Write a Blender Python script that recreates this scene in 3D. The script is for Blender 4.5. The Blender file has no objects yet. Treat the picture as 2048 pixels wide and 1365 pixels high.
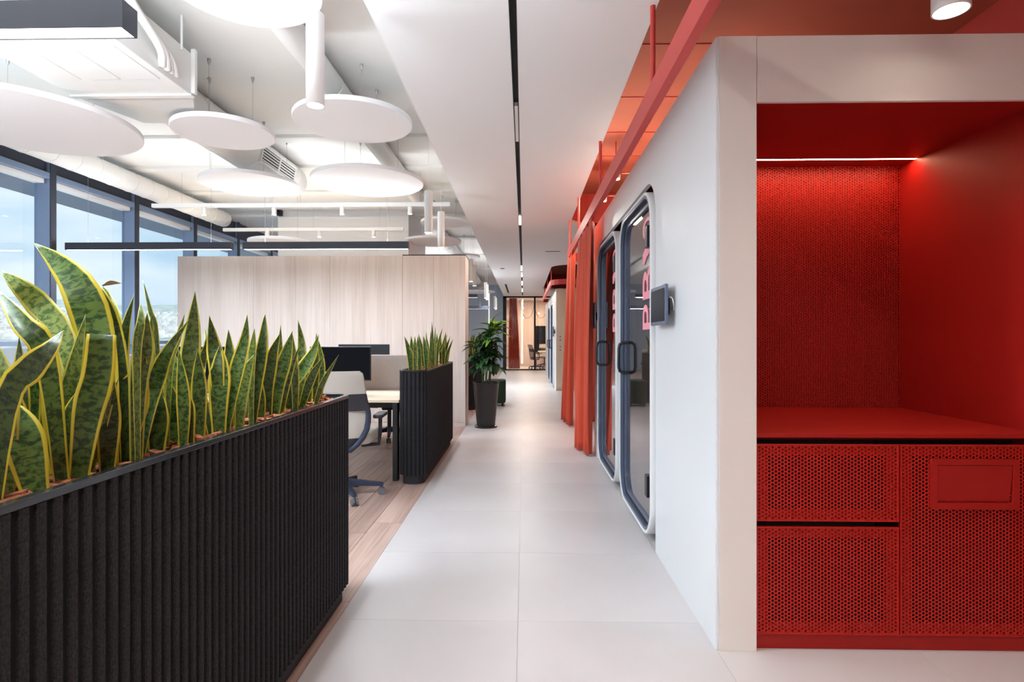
import bpy, bmesh, math, random
from mathutils import Vector, Matrix
random.seed(7)
PI = math.pi
S = bpy.context.scene
COL = S.collection

# ------------------------------------------------------------------ camera
FPX, W_PX, H_PX, VPX, HORIZON = 1136.0, 2048.0, 1365.0, 1048.0, 678.0
EYE = 1.30
YAW = math.atan((VPX - W_PX / 2) / FPX)
cam_d = bpy.data.cameras.new('camera')
cam_d.sensor_width = 36.0
cam_d.lens = 36.0 * FPX / W_PX
cam_d.shift_y = -(H_PX / 2 - HORIZON) / W_PX
cam_d.clip_start = 0.02
cam_d.clip_end = 20000
cam = bpy.data.objects.new('camera', cam_d)
cam.location = (0, 0, EYE)
cam.rotation_euler = (PI / 2, 0, YAW)
COL.objects.link(cam)
S.camera = cam

# ------------------------------------------------------------------ view
S.view_settings.view_transform = 'Standard'
S.view_settings.look = 'None'
S.view_settings.gamma = 1.0
S.view_settings.use_curve_mapping = False
S.view_settings.exposure = 0.90
S.cycles.max_bounces = 6
S.cycles.diffuse_bounces = 4
S.cycles.glossy_bounces = 3
S.cycles.transparent_max_bounces = 8
S.cycles.use_adaptive_sampling = True
S.cycles.adaptive_threshold = 0.1
S.cycles.caustics_reflective = False
S.cycles.caustics_refractive = False
S.cycles.sample_clamp_indirect = 6.0

# ------------------------------------------------------------------ world: overcast bright sky
SKY = 0.66
wd = bpy.data.worlds.new('world')
S.world = wd
wd.use_nodes = True
nt = wd.node_tree
nt.nodes.clear()
wo = nt.nodes.new('ShaderNodeOutputWorld')
bg = nt.nodes.new('ShaderNodeBackground')
tc = nt.nodes.new('ShaderNodeTexCoord')
mp = nt.nodes.new('ShaderNodeMapping')
mp.inputs['Scale'].default_value = (2.2, 2.2, 7.0)
nz = nt.nodes.new('ShaderNodeTexNoise')
nz.inputs['Scale'].default_value = 1.6
nz.inputs['Detail'].default_value = 7
nz.inputs['Roughness'].default_value = 0.5
rp = nt.nodes.new('ShaderNodeValToRGB')
rp.color_ramp.elements[0].position = 0.36
rp.color_ramp.elements[0].color = (0.48, 0.66, 0.80, 1)
rp.color_ramp.elements[1].position = 0.60
rp.color_ramp.elements[1].color = (0.80, 0.88, 0.95, 1)
nt.links.new(tc.outputs['Generated'], mp.inputs['Vector'])
nt.links.new(mp.outputs['Vector'], nz.inputs['Vector'])
nt.links.new(nz.outputs['Fac'], rp.inputs['Fac'])
nt.links.new(rp.outputs['Color'], bg.inputs['Color'])
bg.inputs['Strength'].default_value = SKY
nt.links.new(bg.outputs['Background'], wo.inputs['Surface'])

# hazy sun from behind the building: lights the city, not the room
sun_d = bpy.data.lights.new('sun', 'SUN')
sun_d.energy = 1.5
sun_d.angle = math.radians(6)
sun_d.color = (1, .97, .93)
sun_o = bpy.data.objects.new('sun', sun_d)
sun_o.rotation_euler = Vector((-.62, .42, -.66)).to_track_quat('-Z', 'Y').to_euler()
COL.objects.link(sun_o)

# lamp levels (watts); the lamps themselves are built further down
LV = dict(pendant=27, up=105, up_near=4, up_mid=8, bar=52, bar_near=26, track=11, niche=1.5, spot=6, spot_wall=20, alcove=30, red=18, meet=40, rear=5.0, cove=7)


def add_light(kind, name, loc, energy, color=(1, .86, .7), parent=None, rot=(0, 0, 0), **kw):
    l = bpy.data.lights.new(name, kind)
    l.energy = energy
    l.color = color
    for k, v in kw.items():
        setattr(l, k, v)
    o = bpy.data.objects.new(name, l)
    COL.objects.link(o)
    if parent is not None:
        o.parent = parent
        loc = Vector(loc) - root_loc(parent)
    o.location = loc
    o.rotation_euler = rot
    return o


# ================================================================== helpers


def at(px, py, y):
    """world point seen at pixel (px, py) whose corridor distance is y"""
    u = (px - W_PX / 2) / FPX
    v = (HORIZON - py) / FPX
    dx = -math.sin(YAW) + u * math.cos(YAW)
    dy = math.cos(YAW) + u * math.sin(YAW)
    k = y / dy
    return Vector((dx * k, y, EYE + v * k))


def srgb(r, g, b):
    def f(c):
        c /= 255.0
        return c / 12.92 if c <= .04045 else ((c + .055) / 1.055) ** 2.4
    return (f(r), f(g), f(b))


def root_loc(o):
    v = Vector((0, 0, 0))
    while o is not None:
        v += Vector(o.location)
        o = o.parent
    return v


def thing(name, label, cat, loc=(0, 0, 0), group=None, kind=None):
    o = bpy.data.objects.new(name, None)
    o.empty_display_size = .1
    COL.objects.link(o)
    o.location = loc
    tag(o, label, cat, group, kind)
    return o


def tag(o, label=None, cat=None, group=None, kind=None):
    if label:
        o['label'] = label
    if cat:
        o['category'] = cat
    if group:
        o['group'] = group
    if kind:
        o['kind'] = kind
    return o


def inst(mesh, name, parent=None, loc=(0, 0, 0), rot=(0, 0, 0), sc=None):
    o = bpy.data.objects.new(name, mesh)
    COL.objects.link(o)
    if parent is not None:
        o.parent = parent
        loc = Vector(loc) - root_loc(parent)
    o.location = loc
    o.rotation_euler = rot
    if sc is not None:
        o.scale = sc
    return o


def copy_tree(o, parent=None):
    c = o.copy()
    COL.objects.link(c)
    c.parent = parent
    for ch in list(o.children):
        if ch.type != 'LIGHT':
            copy_tree(ch, c)
    return c


class MB:
    def __init__(s):
        s.v, s.f, s.uv = [], [], None

    def box(s, a, b):
        x0, y0, z0 = a
        x1, y1, z1 = b
        n = len(s.v)
        s.v += [(x0, y0, z0), (x1, y0, z0), (x1, y1, z0), (x0, y1, z0), (x0, y0, z1), (x1, y0, z1), (x1, y1, z1), (x0, y1, z1)]
        s.f += [tuple(n + i for i in q) for q in ((3, 2, 1, 0), (4, 5, 6, 7), (0, 1, 5, 4), (1, 2, 6, 5), (2, 3, 7, 6), (3, 0, 4, 7))]
        return s

    def prism(s, pts, lo, hi, axis='z'):
        """extrude a polygon; axis z: pts=(x,y); axis x: pts=(y,z); axis y: pts=(x,z)"""
        def P(p, h):
            return (p[0], p[1], h) if axis == 'z' else ((h, p[0], p[1]) if axis == 'x' else (p[0], h, p[1]))
        n, k = len(s.v), len(pts)
        s.v += [P(p, lo) for p in pts] + [P(p, hi) for p in pts]
        s.f.append(tuple(n + i for i in reversed(range(k))))
        s.f.append(tuple(n + k + i for i in range(k)))
        for i in range(k):
            j = (i + 1) % k
            s.f.append((n + i, n + j, n + k + j, n + k + i))
        return s

    def ring(s, outer, inner, lo, hi, axis='z'):
        def P(p, h):
            return (p[0], p[1], h) if axis == 'z' else ((h, p[0], p[1]) if axis == 'x' else (p[0], h, p[1]))
        k, n = len(outer), len(s.v)
        for loop, h in ((outer, lo), (outer, hi), (inner, hi), (inner, lo)):
            s.v += [P(p, h) for p in loop]
        for r in range(4):
            a, b = n + r * k, n + ((r + 1) % 4) * k
            for i in range(k):
                j = (i + 1) % k
                s.f.append((a + i, a + j, b + j, b + i))
        return s

    def tube(s, pts, r, seg=8, caps=True, closed=False):
        pts = [Vector(p) for p in pts]
        n0, m = len(s.v), len(pts)
        rr = r if isinstance(r, (list, tuple)) else [r] * m
        prev = None
        for i, p in enumerate(pts):
            if closed:
                t = pts[(i + 1) % m] - pts[i - 1]
            else:
                t = pts[min(i + 1, m - 1)] - pts[max(i - 1, 0)]
            if t.length < 1e-9:
                t = Vector((0, 0, 1))
            t.normalize()
            if prev is None:
                a = Vector((0, 0, 1)) if abs(t.z) < .9 else Vector((1, 0, 0))
                nrm = (a - t * a.dot(t)).normalized()
            else:
                nrm = prev - t * prev.dot(t)
                nrm = nrm.normalized() if nrm.length > 1e-6 else t.orthogonal().normalized()
            prev = nrm
            b = t.cross(nrm)
            for k in range(seg):
                a = 2 * PI * k / seg
                s.v.append(tuple(p + (nrm * math.cos(a) + b * math.sin(a)) * rr[i]))
        for i in range(m if closed else m - 1):
            i2 = (i + 1) % m
            for k in range(seg):
                k2 = (k + 1) % seg
                s.f.append((n0 + i * seg + k, n0 + i * seg + k2, n0 + i2 * seg + k2, n0 + i2 * seg + k))
        if caps and not closed:
            s.f.append(tuple(n0 + k for k in reversed(range(seg))))
            s.f.append(tuple(n0 + (m - 1) * seg + k for k in range(seg)))
        return s

    def lathe(s, prof, c=(0, 0), seg=24):
        n = len(s.v)
        for r, z in prof:
            for k in range(seg):
                a = 2 * PI * k / seg
                s.v.append((c[0] + r * math.cos(a), c[1] + r * math.sin(a), z))
        for i in range(len(prof) - 1):
            for k in range(seg):
                k2 = (k + 1) % seg
                s.f.append((n + i * seg + k, n + i * seg + k2, n + (i + 1) * seg + k2, n + (i + 1) * seg + k))
        s.f.append(tuple(n + k for k in reversed(range(seg))))
        s.f.append(tuple(n + (len(prof) - 1) * seg + k for k in range(seg)))
        return s

    def grid(s, P, nu, nv):
        n = len(s.v)
        for j in range(nv + 1):
            for i in range(nu + 1):
                s.v.append(tuple(P(i / nu, j / nv)))
        for j in range(nv):
            for i in range(nu):
                a = n + j * (nu + 1) + i
                s.f.append((a, a + 1, a + nu + 2, a + nu + 1))
        return s

    def mesh(s, name, m, off=Vector((0, 0, 0)), smooth=False):
        me = bpy.data.meshes.new(name)
        vv = s.v if off.length == 0 else [(x - off.x, y - off.y, z - off.z) for x, y, z in s.v]
        me.from_pydata(vv, [], s.f)
        me.update()
        bm = bmesh.new()
        bm.from_mesh(me)
        bmesh.ops.recalc_face_normals(bm, faces=bm.faces[:])
        bm.to_mesh(me)
        bm.free()
        if m is not None:
            me.materials.append(m)
        if smooth:
            me.polygons.foreach_set('use_smooth', [True] * len(me.polygons))
        return me

    def build(s, name, m, parent=None, smooth=False, bevel=0, seg=2, solid=0, loc=None):
        """geometry is given in world coordinates"""
        if parent is not None:
            off = root_loc(parent)
        else:
            off = Vector(loc) if loc is not None else Vector((0, 0, 0))
        me = s.mesh(name, m, off, smooth or bool(bevel and seg > 2))
        o = bpy.data.objects.new(name, me)
        COL.objects.link(o)
        if parent is not None:
            o.parent = parent
        else:
            o.location = off
        if smooth:
            try:
                me.set_sharp_from_angle(angle=math.radians(40))
            except Exception:
                pass
        if solid:
            md = o.modifiers.new('solid', 'SOLIDIFY')
            md.thickness = solid
        if bevel:
            md = o.modifiers.new('bevel', 'BEVEL')
            md.width = bevel
            md.segments = seg
            md.limit_method = 'ANGLE'
            md.angle_limit = math.radians(40)
        return o


def rrect(a0, b0, a1, b1, r, n=6):
    """rounded rectangle loop, counter-clockwise"""
    out = []
    for cx, cy, st in ((a1 - r, b0 + r, -90), (a1 - r, b1 - r, 0), (a0 + r, b1 - r, 90), (a0 + r, b0 + r, 180)):
        for i in range(n + 1):
            t = math.radians(st + 90 * i / n)
            out.append((cx + r * math.cos(t), cy + r * math.sin(t)))
    return out


def arc(cx, cy, r, a0, a1, n=6):
    return [(cx + r * math.cos(math.radians(a0 + (a1 - a0) * i / n)), cy + r * math.sin(math.radians(a0 + (a1 - a0) * i / n))) for i in range(n + 1)]


# ================================================================== materials
MATS = {}


def mat(name, col, rough=.5, metal=0, spec=.5, vary=0, vscale=(6, 6, 6), detail=4, bump=0, bscale=60, emit=None, estr=0, coat=0, sheen=0, objvar=0, col2=None):
    m = bpy.data.materials.new(name)
    m.use_nodes = True
    t = m.node_tree
    b = t.nodes['Principled BSDF']
    b.inputs['Roughness'].default_value = rough
    b.inputs['Metallic'].default_value = metal
    b.inputs['Specular IOR Level'].default_value = spec
    b.inputs['Coat Weight'].default_value = coat
    b.inputs['Sheen Weight'].default_value = sheen
    c = (*col, 1)
    b.inputs['Base Color'].default_value = c
    out = None
    if vary or col2:
        tcn = t.nodes.new('ShaderNodeTexCoord')
        mpn = t.nodes.new('ShaderNodeMapping')
        mpn.inputs['Scale'].default_value = vscale
        n = t.nodes.new('ShaderNodeTexNoise')
        n.inputs['Scale'].default_value = 1.0
        n.inputs['Detail'].default_value = detail
        r = t.nodes.new('ShaderNodeValToRGB')
        r.color_ramp.elements[0].position = .3
        r.color_ramp.elements[1].position = .7
        lo = tuple(max(0, x * (1 - vary)) for x in col) if not col2 else col
        hi = tuple(min(1, x * (1 + vary)) for x in col) if not col2 else col2
        r.color_ramp.elements[0].color = (*lo, 1)
        r.color_ramp.elements[1].color = (*hi, 1)
        t.links.new(tcn.outputs['Object'], mpn.inputs['Vector'])
        t.links.new(mpn.outputs['Vector'], n.inputs['Vector'])
        t.links.new(n.outputs['Fac'], r.inputs['Fac'])
        out = r.outputs['Color']
    if objvar:
        oi = t.nodes.new('ShaderNodeObjectInfo')
        mr = t.nodes.new('ShaderNodeMapRange')
        mr.inputs['To Min'].default_value = 1 - objvar
        mr.inputs['To Max'].default_value = 1 + objvar
        t.links.new(oi.outputs['Random'], mr.inputs['Value'])
        hs = t.nodes.new('ShaderNodeHueSaturation')
        t.links.new(mr.outputs['Result'], hs.inputs['Value'])
        if out:
            t.links.new(out, hs.inputs['Color'])
        else:
            hs.inputs['Color'].default_value = c
        out = hs.outputs['Color']
    if out:
        t.links.new(out, b.inputs['Base Color'])
    if bump:
        tcn = t.nodes.new('ShaderNodeTexCoord')
        n = t.nodes.new('ShaderNodeTexNoise')
        n.inputs['Scale'].default_value = bscale
        n.inputs['Detail'].default_value = 3
        bp = t.nodes.new('ShaderNodeBump')
        bp.inputs['Strength'].default_value = bump
        bp.inputs['Distance'].default_value = .01
        t.links.new(tcn.outputs['Object'], n.inputs['Vector'])
        t.links.new(n.outputs['Fac'], bp.inputs['Height'])
        t.links.new(bp.outputs['Normal'], b.inputs['Normal'])
    if emit:
        b.inputs['Emission Color'].default_value = (*emit, 1)
        b.inputs['Emission Strength'].default_value = estr
    MATS[name] = m
    return m


def wood_mat(name, c1, c2, grain_axis, rough=.45, objvar=.05, gs=1.0, spec=.4):
    """grain runs along grain_axis"""
    m = bpy.data.materials.new(name)
    m.use_nodes = True
    t = m.node_tree
    b = t.nodes['Principled BSDF']
    b.inputs['Roughness'].default_value = rough
    b.inputs['Specular IOR Level'].default_value = spec
    tcn = t.nodes.new('ShaderNodeTexCoord')
    oi = t.nodes.new('ShaderNodeObjectInfo')
    ad = t.nodes.new('ShaderNodeVectorMath')
    ad.operation = 'MULTIPLY_ADD'
    ad.inputs[1].default_value = (37, 53, 19)
    t.links.new(oi.outputs['Random'], ad.inputs[0])
    t.links.new(tcn.outputs['Object'], ad.inputs[2])

    def nz(sc, detail, dist=0):
        mpn = t.nodes.new('ShaderNodeMapping')
        mpn.inputs['Scale'].default_value = sc
        n = t.nodes.new('ShaderNodeTexNoise')
        n.inputs['Scale'].default_value = 1
        n.inputs['Detail'].default_value = detail
        n.inputs['Distortion'].default_value = dist
        t.links.new(ad.outputs[0], mpn.inputs['Vector'])
        t.links.new(mpn.outputs['Vector'], n.inputs['Vector'])
        return n.outputs['Fac']
    s1 = [6 * gs] * 3
    s2 = [70 * gs] * 3
    s1[grain_axis] = .5 * gs
    s2[grain_axis] = 1.6 * gs
    f1, f2 = nz(s1, 4, .6), nz(s2, 3)
    mx = t.nodes.new('ShaderNodeMath')
    mx.operation = 'MULTIPLY_ADD'
    mx.inputs[1].default_value = .45
    t.links.new(f2, mx.inputs[0])
    m2 = t.nodes.new('ShaderNodeMath')
    m2.operation = 'MULTIPLY'
    m2.inputs[1].default_value = .6
    t.links.new(f1, m2.inputs[0])
    t.links.new(m2.outputs[0], mx.inputs[2])
    r = t.nodes.new('ShaderNodeValToRGB')
    r.color_ramp.elements[0].position = .38
    r.color_ramp.elements[1].position = .66
    r.color_ramp.elements[0].color = (*c1, 1)
    r.color_ramp.elements[1].color = (*c2, 1)
    t.links.new(mx.outputs[0], r.inputs['Fac'])
    hs = t.nodes.new('ShaderNodeHueSaturation')
    mr = t.nodes.new('ShaderNodeMapRange')
    mr.inputs['To Min'].default_value = 1 - objvar
    mr.inputs['To Max'].default_value = 1 + objvar
    t.links.new(oi.outputs['Random'], mr.inputs['Value'])
    t.links.new(mr.outputs['Result'], hs.inputs['Value'])
    t.links.new(r.outputs['Color'], hs.inputs['Color'])
    t.links.new(hs.outputs['Color'], b.inputs['Base Color'])
    return m


def glass_mat(name, tint=(.95, .97, 1), ior=1.45, boost=1.0):
    m = bpy.data.materials.new(name)
    m.use_nodes = True
    t = m.node_tree
    t.nodes.clear()
    o = t.nodes.new('ShaderNodeOutputMaterial')
    tr = t.nodes.new('ShaderNodeBsdfTransparent')
    tr.inputs['Color'].default_value = (*tint, 1)
    gl = t.nodes.new('ShaderNodeBsdfGlossy')
    gl.inputs['Roughness'].default_value = .01
    gl.inputs['Color'].default_value = (.95, .97, 1, 1)
    fr = t.nodes.new('ShaderNodeLayerWeight')      # Schlick's curve, the same from both sides of the pane
    fr.inputs['Blend'].default_value = .5
    pw = t.nodes.new('ShaderNodeMath')
    pw.operation = 'POWER'
    pw.inputs[1].default_value = 5.0
    t.links.new(fr.outputs['Facing'], pw.inputs[0])
    mu = t.nodes.new('ShaderNodeMath')
    mu.operation = 'MULTIPLY_ADD'
    mu.use_clamp = True
    mu.inputs[1].default_value = .95 * boost
    mu.inputs[2].default_value = ((ior - 1) / (ior + 1)) ** 2
    t.links.new(pw.outputs[0], mu.inputs[0])
    mx = t.nodes.new('ShaderNodeMixShader')
    t.links.new(mu.outputs[0], mx.inputs[0])
    t.links.new(tr.outputs[0], mx.inputs[1])
    t.links.new(gl.outputs[0], mx.inputs[2])
    t.links.new(mx.outputs[0], o.inputs['Surface'])
    return m


def leaf_mat(name, dark, mid, edge, band=36.0, transl=.25, plain=False):
    m = bpy.data.materials.new(name)
    m.use_nodes = True
    t = m.node_tree
    b = t.nodes['Principled BSDF']
    out = t.nodes['Material Output']
    b.inputs['Roughness'].default_value = .38
    b.inputs['Specular IOR Level'].default_value = .5
    uv = t.nodes.new('ShaderNodeUVMap')
    sx = t.nodes.new('ShaderNodeSeparateXYZ')
    t.links.new(uv.outputs[0], sx.inputs[0])
    oi = t.nodes.new('ShaderNodeObjectInfo')
    # wavy cross bands along the length
    cb = t.nodes.new('ShaderNodeCombineXYZ')
    ml = t.nodes.new('ShaderNodeMath')
    ml.operation = 'MULTIPLY'
    ml.inputs[1].default_value = 3.6
    t.links.new(sx.outputs[0], ml.inputs[0])
    mv = t.nodes.new('ShaderNodeMath')
    mv.operation = 'MULTIPLY'
    mv.inputs[1].default_value = band * 2.5
    t.links.new(sx.outputs[1], mv.inputs[0])
    mo = t.nodes.new('ShaderNodeMath')
    mo.operation = 'MULTIPLY'
    mo.inputs[1].default_value = 50
    t.links.new(oi.outputs['Random'], mo.inputs[0])
    t.links.new(ml.outputs[0], cb.inputs[0])
    t.links.new(mv.outputs[0], cb.inputs[1])
    t.links.new(mo.outputs[0], cb.inputs[2])
    n = t.nodes.new('ShaderNodeTexNoise')
    n.inputs['Scale'].default_value = 1.0
    n.inputs['Detail'].default_value = 3
    n.inputs['Distortion'].default_value = .7
    t.links.new(cb.outputs[0], n.inputs['Vector'])
    r = t.nodes.new('ShaderNodeValToRGB')
    r.color_ramp.elements[0].position = .40
    r.color_ramp.elements[1].position = .56
    r.color_ramp.elements[0].color = (*dark, 1)
    r.color_ramp.elements[1].color = (*mid, 1)
    t.links.new(n.outputs['Fac'], r.inputs['Fac'])
    hs = t.nodes.new('ShaderNodeHueSaturation')
    mr = t.nodes.new('ShaderNodeMapRange')
    mr.inputs['To Min'].default_value = .55
    mr.inputs['To Max'].default_value = 1.5
    t.links.new(oi.outputs['Random'], mr.inputs['Value'])
    t.links.new(mr.outputs['Result'], hs.inputs['Value'])
    t.links.new(r.outputs['Color'], hs.inputs['Color'])
    col = hs.outputs['Color']
    if not plain:
        # yellow margins: |u - .5| * 2 above a slightly wavy limit
        a = t.nodes.new('ShaderNodeMath')
        a.operation = 'SUBTRACT'
        a.inputs[1].default_value = .5
        t.links.new(sx.outputs[0], a.inputs[0])
        a2 = t.nodes.new('ShaderNodeMath')
        a2.operation = 'ABSOLUTE'
        t.links.new(a.outputs[0], a2.inputs[0])
        gt = t.nodes.new('ShaderNodeMapRange')
        gt.inputs['From Min'].default_value = .375
        gt.inputs['From Max'].default_value = .405
        t.links.new(a2.outputs[0], gt.inputs['Value'])
        mx = t.nodes.new('ShaderNodeMix')
        mx.data_type = 'RGBA'
        t.links.new(gt.outputs['Result'], mx.inputs['Factor'])
        t.links.new(col, mx.inputs[6])
        mx.inputs[7].default_value = (*edge, 1)
        col = mx.outputs[2]
    t.links.new(col, b.inputs['Base Color'])
    tl = t.nodes.new('ShaderNodeBsdfTranslucent')
    t.links.new(col, tl.inputs['Color'])
    ms = t.nodes.new('ShaderNodeMixShader')
    ms.inputs[0].default_value = transl
    t.links.new(b.outputs[0], ms.inputs[1])
    t.links.new(tl.outputs[0], ms.inputs[2])
    t.links.new(ms.outputs[0], out.inputs['Surface'])
    return m


M_white = mat('white_paint', (.86, .86, .86), .6, bump=.03, bscale=40)
M_white2 = mat('white_metal', (.82, .82, .81), .35)
M_disc = mat('acoustic_white', (.87, .87, .88), .9)
M_slab = mat('white_slab', (.83, .82, .79), .7, vary=.03, vscale=(.5, .5, .5), bump=.08, bscale=8)
M_gyp = mat('gypsum', (.89, .91, .92), .7)
M_clad = mat('white_laminate', (.75, .76, .77), .4, bump=.015, bscale=200)
M_pil = mat('cream_laminate', (.78, .75, .71), .5)
M_concrete = mat('floor_vinyl_stone', srgb(198, 193, 192), .36, vary=.05, vscale=(1.6, 1.1, 1), detail=9, bump=.02, bscale=120, objvar=.012, spec=.4)
M_joint = mat('floor_joint', srgb(176, 170, 168), .6)
M_plank = wood_mat('floor_planks', srgb(152, 124, 111), srgb(194, 168, 155), 1, rough=.4, objvar=.1)
M_oak = wood_mat('pale_oak', srgb(206, 192, 183), srgb(226, 215, 208), 2, rough=.5, objvar=.02, gs=.8)
M_oak_desk = wood_mat('desk_oak', srgb(214, 190, 162), srgb(232, 212, 188), 0, rough=.45, objvar=.02)
M_locker = mat('locker_laminate', srgb(226, 206, 180), .5, vary=.03, vscale=(8, 8, .8))
M_felt = mat('charcoal_felt', (.014, .014, .017), .95, col2=(.036, .035, .038), vscale=(260, 260, 160), detail=3, bump=.5, bscale=320, spec=.25)
M_felt_core = mat('charcoal_felt_groove', (.013, .013, .016), .95, spec=.2)
M_black = mat('black_powdercoat', (.012, .013, .016), .38)
M_blackm = mat('black_matt', (.012, .012, .014), .7)
M_rim = mat('rim_metal', (.012, .013, .016), .22, spec=.6)
M_navy = mat('anthracite_frame', srgb(92, 104, 128), .32, metal=.3)
M_fac = mat('facade_aluminium', srgb(142, 160, 188), .32, metal=.35)
M_facd = mat('facade_panel', srgb(52, 56, 68), .55)
M_bark = mat('bark_chips', srgb(104, 52, 30), .85, col2=srgb(168, 100, 62), vscale=(30, 30, 30), bump=.6, bscale=90)
M_soil = mat('soil', (.03, .018, .012), .95)
M_snake = leaf_mat('snake_leaf', (.018, .055, .016), (.095, .165, .036), (.70, .60, .06), transl=.28)
M_snake2 = leaf_mat('snake_leaf_pale', (.06, .12, .03), (.21, .28, .08), (.62, .60, .12), transl=.3)
M_brown = mat('dry_leaf', srgb(120, 92, 50), .8)
M_green = leaf_mat('glossy_leaf', (.012, .05, .014), (.028, .10, .022), (.1, .2, .05), band=12, transl=.15, plain=True)
M_greenl = leaf_mat('young_leaf', (.12, .28, .03), (.22, .42, .05), (.2, .4, .05), band=12, transl=.3, plain=True)
M_stem = mat('green_stem', (.05, .10, .03), .5)
RED = (.31, .010, .007)
M_red = mat('red_laminate', RED, .48, spec=.25, bump=.01, bscale=300)
M_redm = mat('red_perforated_steel', (.38, .012, .007), .45, spec=.25)
M_redwall = mat('red_paint', (.36, .03, .024), .75)
M_redslab = mat('red_concrete', (.33, .075, .042), .8, vary=.12, vscale=(1.2, 1.2, 1.2), detail=8, bump=.15, bscale=12)
M_rail = mat('rail_red', (.60, .055, .045), .45)
M_dark = mat('cabinet_inside', (.004, .003, .003), .9)
M_curt = mat('curtain_cloth', (.60, .075, .036), .85, sheen=.2, spec=.2)
M_grey = mat('seat_fabric', srgb(176, 172, 164), .9, vary=.06, vscale=(300, 300, 300), bump=.15, bscale=500)
M_screenf = mat('divider_fabric', srgb(142, 130, 126), .95, col2=srgb(186, 174, 168), vscale=(180, 180, 700), detail=3, bump=.2, bscale=400)
M_chair = mat('chair_plastic', srgb(34, 36, 44), .42)
M_chairb = mat('chair_base_alu', srgb(46, 56, 76), .35, metal=.35)
M_cast = mat('caster_grey', srgb(92, 94, 98), .5)
M_mon = mat('monitor_black', (.010, .011, .016), .35)
M_screen = mat('screen_glass', (.006, .007, .010), .3, spec=.03)
M_pot = mat('pot_black', (.008, .008, .009), .22, spec=.5)
M_pouf = mat('green_fabric', srgb(40, 62, 44), .9)
M_duct = mat('duct_white', (.78, .775, .75), .55, bump=.06, bscale=20)
M_steel = mat('steel_wire', (.45, .45, .44), .4, metal=.6)
M_slot = mat('slot_dark', (.06, .06, .06), .8)
M_wallg = mat('grey_blue_paint', srgb(176, 188, 201), .7)
M_pink = mat('pink_vinyl', srgb(246, 150, 165), .5)
M_podin = mat('booth_felt', srgb(96, 84, 78), .95)
M_warmwall = mat('warm_wall', srgb(225, 212, 198), .8)
M_glass = glass_mat('window_glass', (.93, .96, .98), 1.35, .8)
M_podglass = glass_mat('booth_glass', (.62, .57, .55), 1.6, 1.2)
M_mglass = glass_mat('meeting_glass', (.90, .86, .83), 1.4, .9)
M_lamp = mat('lamp_diffuser', (.9, .9, .9), .5, emit=(1, .98, .96), estr=6)
M_lampw = mat('lamp_warm', (.9, .9, .9), .5, emit=(1, .87, .72), estr=9)
M_lamps = mat('lamp_soft', (.9, .9, .9), .5, emit=(1, .85, .68), estr=.8)
M_led = mat('led_warm', (.9, .8, .7), .5, emit=(1, .62, .38), estr=16)
M_city = mat('city_walls', (.60, .56, .52), .9, col2=(.95, .95, .94), vscale=(.03, .03, .03), detail=1)
M_hill = mat('hill_ground', srgb(148, 168, 162), .95, col2=srgb(200, 204, 200), vscale=(.012, .012, .012), detail=6)  # paled and greyed: distance haze put into the colour
M_hillfar = mat('far_hill', srgb(140, 160, 175), 1, vary=.08, vscale=(.002, .002, .002))
WARM = (1.0, .93, .85)
TUNG = (1.0, .80, .62)
COOLW = (.82, .91, 1.0)

# ================================================================== room shell
X_FAC, X_R = -5.5, 3.16
Y0, Y_END = -9.0, 23.4
Z_SLAB, Z_GYP = 3.55, 3.05
X_LINE = -.86          # line of planters / edge of the stone floor
X_CL = .80             # white cladding plane
Y_F = 2.385            # front plane of the red niche block
Z_BLK = 2.56

# floors
fl = tag(MB().box((X_LINE, Y0, -.2), (X_R, 28, -.004)).build('floor', M_joint), 'pale stone-look vinyl floor of the corridor', 'floor', kind='structure')
tw, tl_ = .832, .832
tile = MB().box((-tw / 2 + .0006, -tl_ / 2 + .0006, -.004), (tw / 2 - .0006, tl_ / 2 - .0006, 0)).mesh('tile', M_concrete)
for i in range(5):
    for j in range(-10, 33):
        x0 = X_LINE + i * tw + tw / 2
        if x0 + tw / 2 > X_R + .1:
            continue
        inst(tile, 'tile', fl, (x0, -.3 + j * tl_, 0))
fw = tag(MB().box((-5.7, Y0, -.2), (X_LINE, 28, -.006)).build('floor_timber', M_plank), 'warm timber plank floor of the desk area', 'floor', kind='structure')
plank = MB().box((-.0985, -.598, -.006), (.0985, .598, 0)).mesh('plank', M_plank)
for i in range(16):
    off = random.uniform(0, 1.2)
    for j in range(9):
        inst(plank, 'plank', fw, (X_LINE - .1 - i * .2, .6 + off + j * 1.2, 0))

# ceilings
tag(MB().box((-5.7, Y0, Z_SLAB), (.2, 28, Z_SLAB + .25)).build('ceiling_slab', M_slab), 'white painted concrete slab above the desks', 'ceiling', kind='structure')
tag(MB().box((.2, Y0, Z_SLAB), (X_R + .2, 28, Z_SLAB + .25)).build('ceiling_red', M_redslab), 'red painted concrete slab above the booths', 'ceiling', kind='structure')
# slab joints (formwork steps)
for k, y in enumerate((6.2, 7.3, 8.5, 10.2, 12.4, 15, 18)):
    tag(MB().box((-5.6, y, Z_SLAB - .035), (-.7, y + .16, Z_SLAB + .02)).build('trim_%d' % (k + 10), M_slab), 'shallow white downstand across the slab', 'trim', kind='structure', group='slab downstands')
for k, y in enumerate((3.2, 4.35, 5.3, 6.2, 7.0)):
    tag(MB().box((.75, y, Z_SLAB - .006), (X_R, y + .012, Z_SLAB + .02)).build('trim_%d' % (k + 20), M_redwall), 'formwork joint across the red slab', 'trim', kind='structure', group='red slab joints')
XE1, XE2 = .70, .67
G0, G1 = -.077, -.043
left_poly = [(-.82, Y0), (G0, Y0), (G0, Y_END), (-.82, Y_END)]
edge1 = [(XE1, 8.45)] + arc(XE1 + .4, 8.45, .4, 180, 90, 6) + [(X_R, 8.85)]
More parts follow.
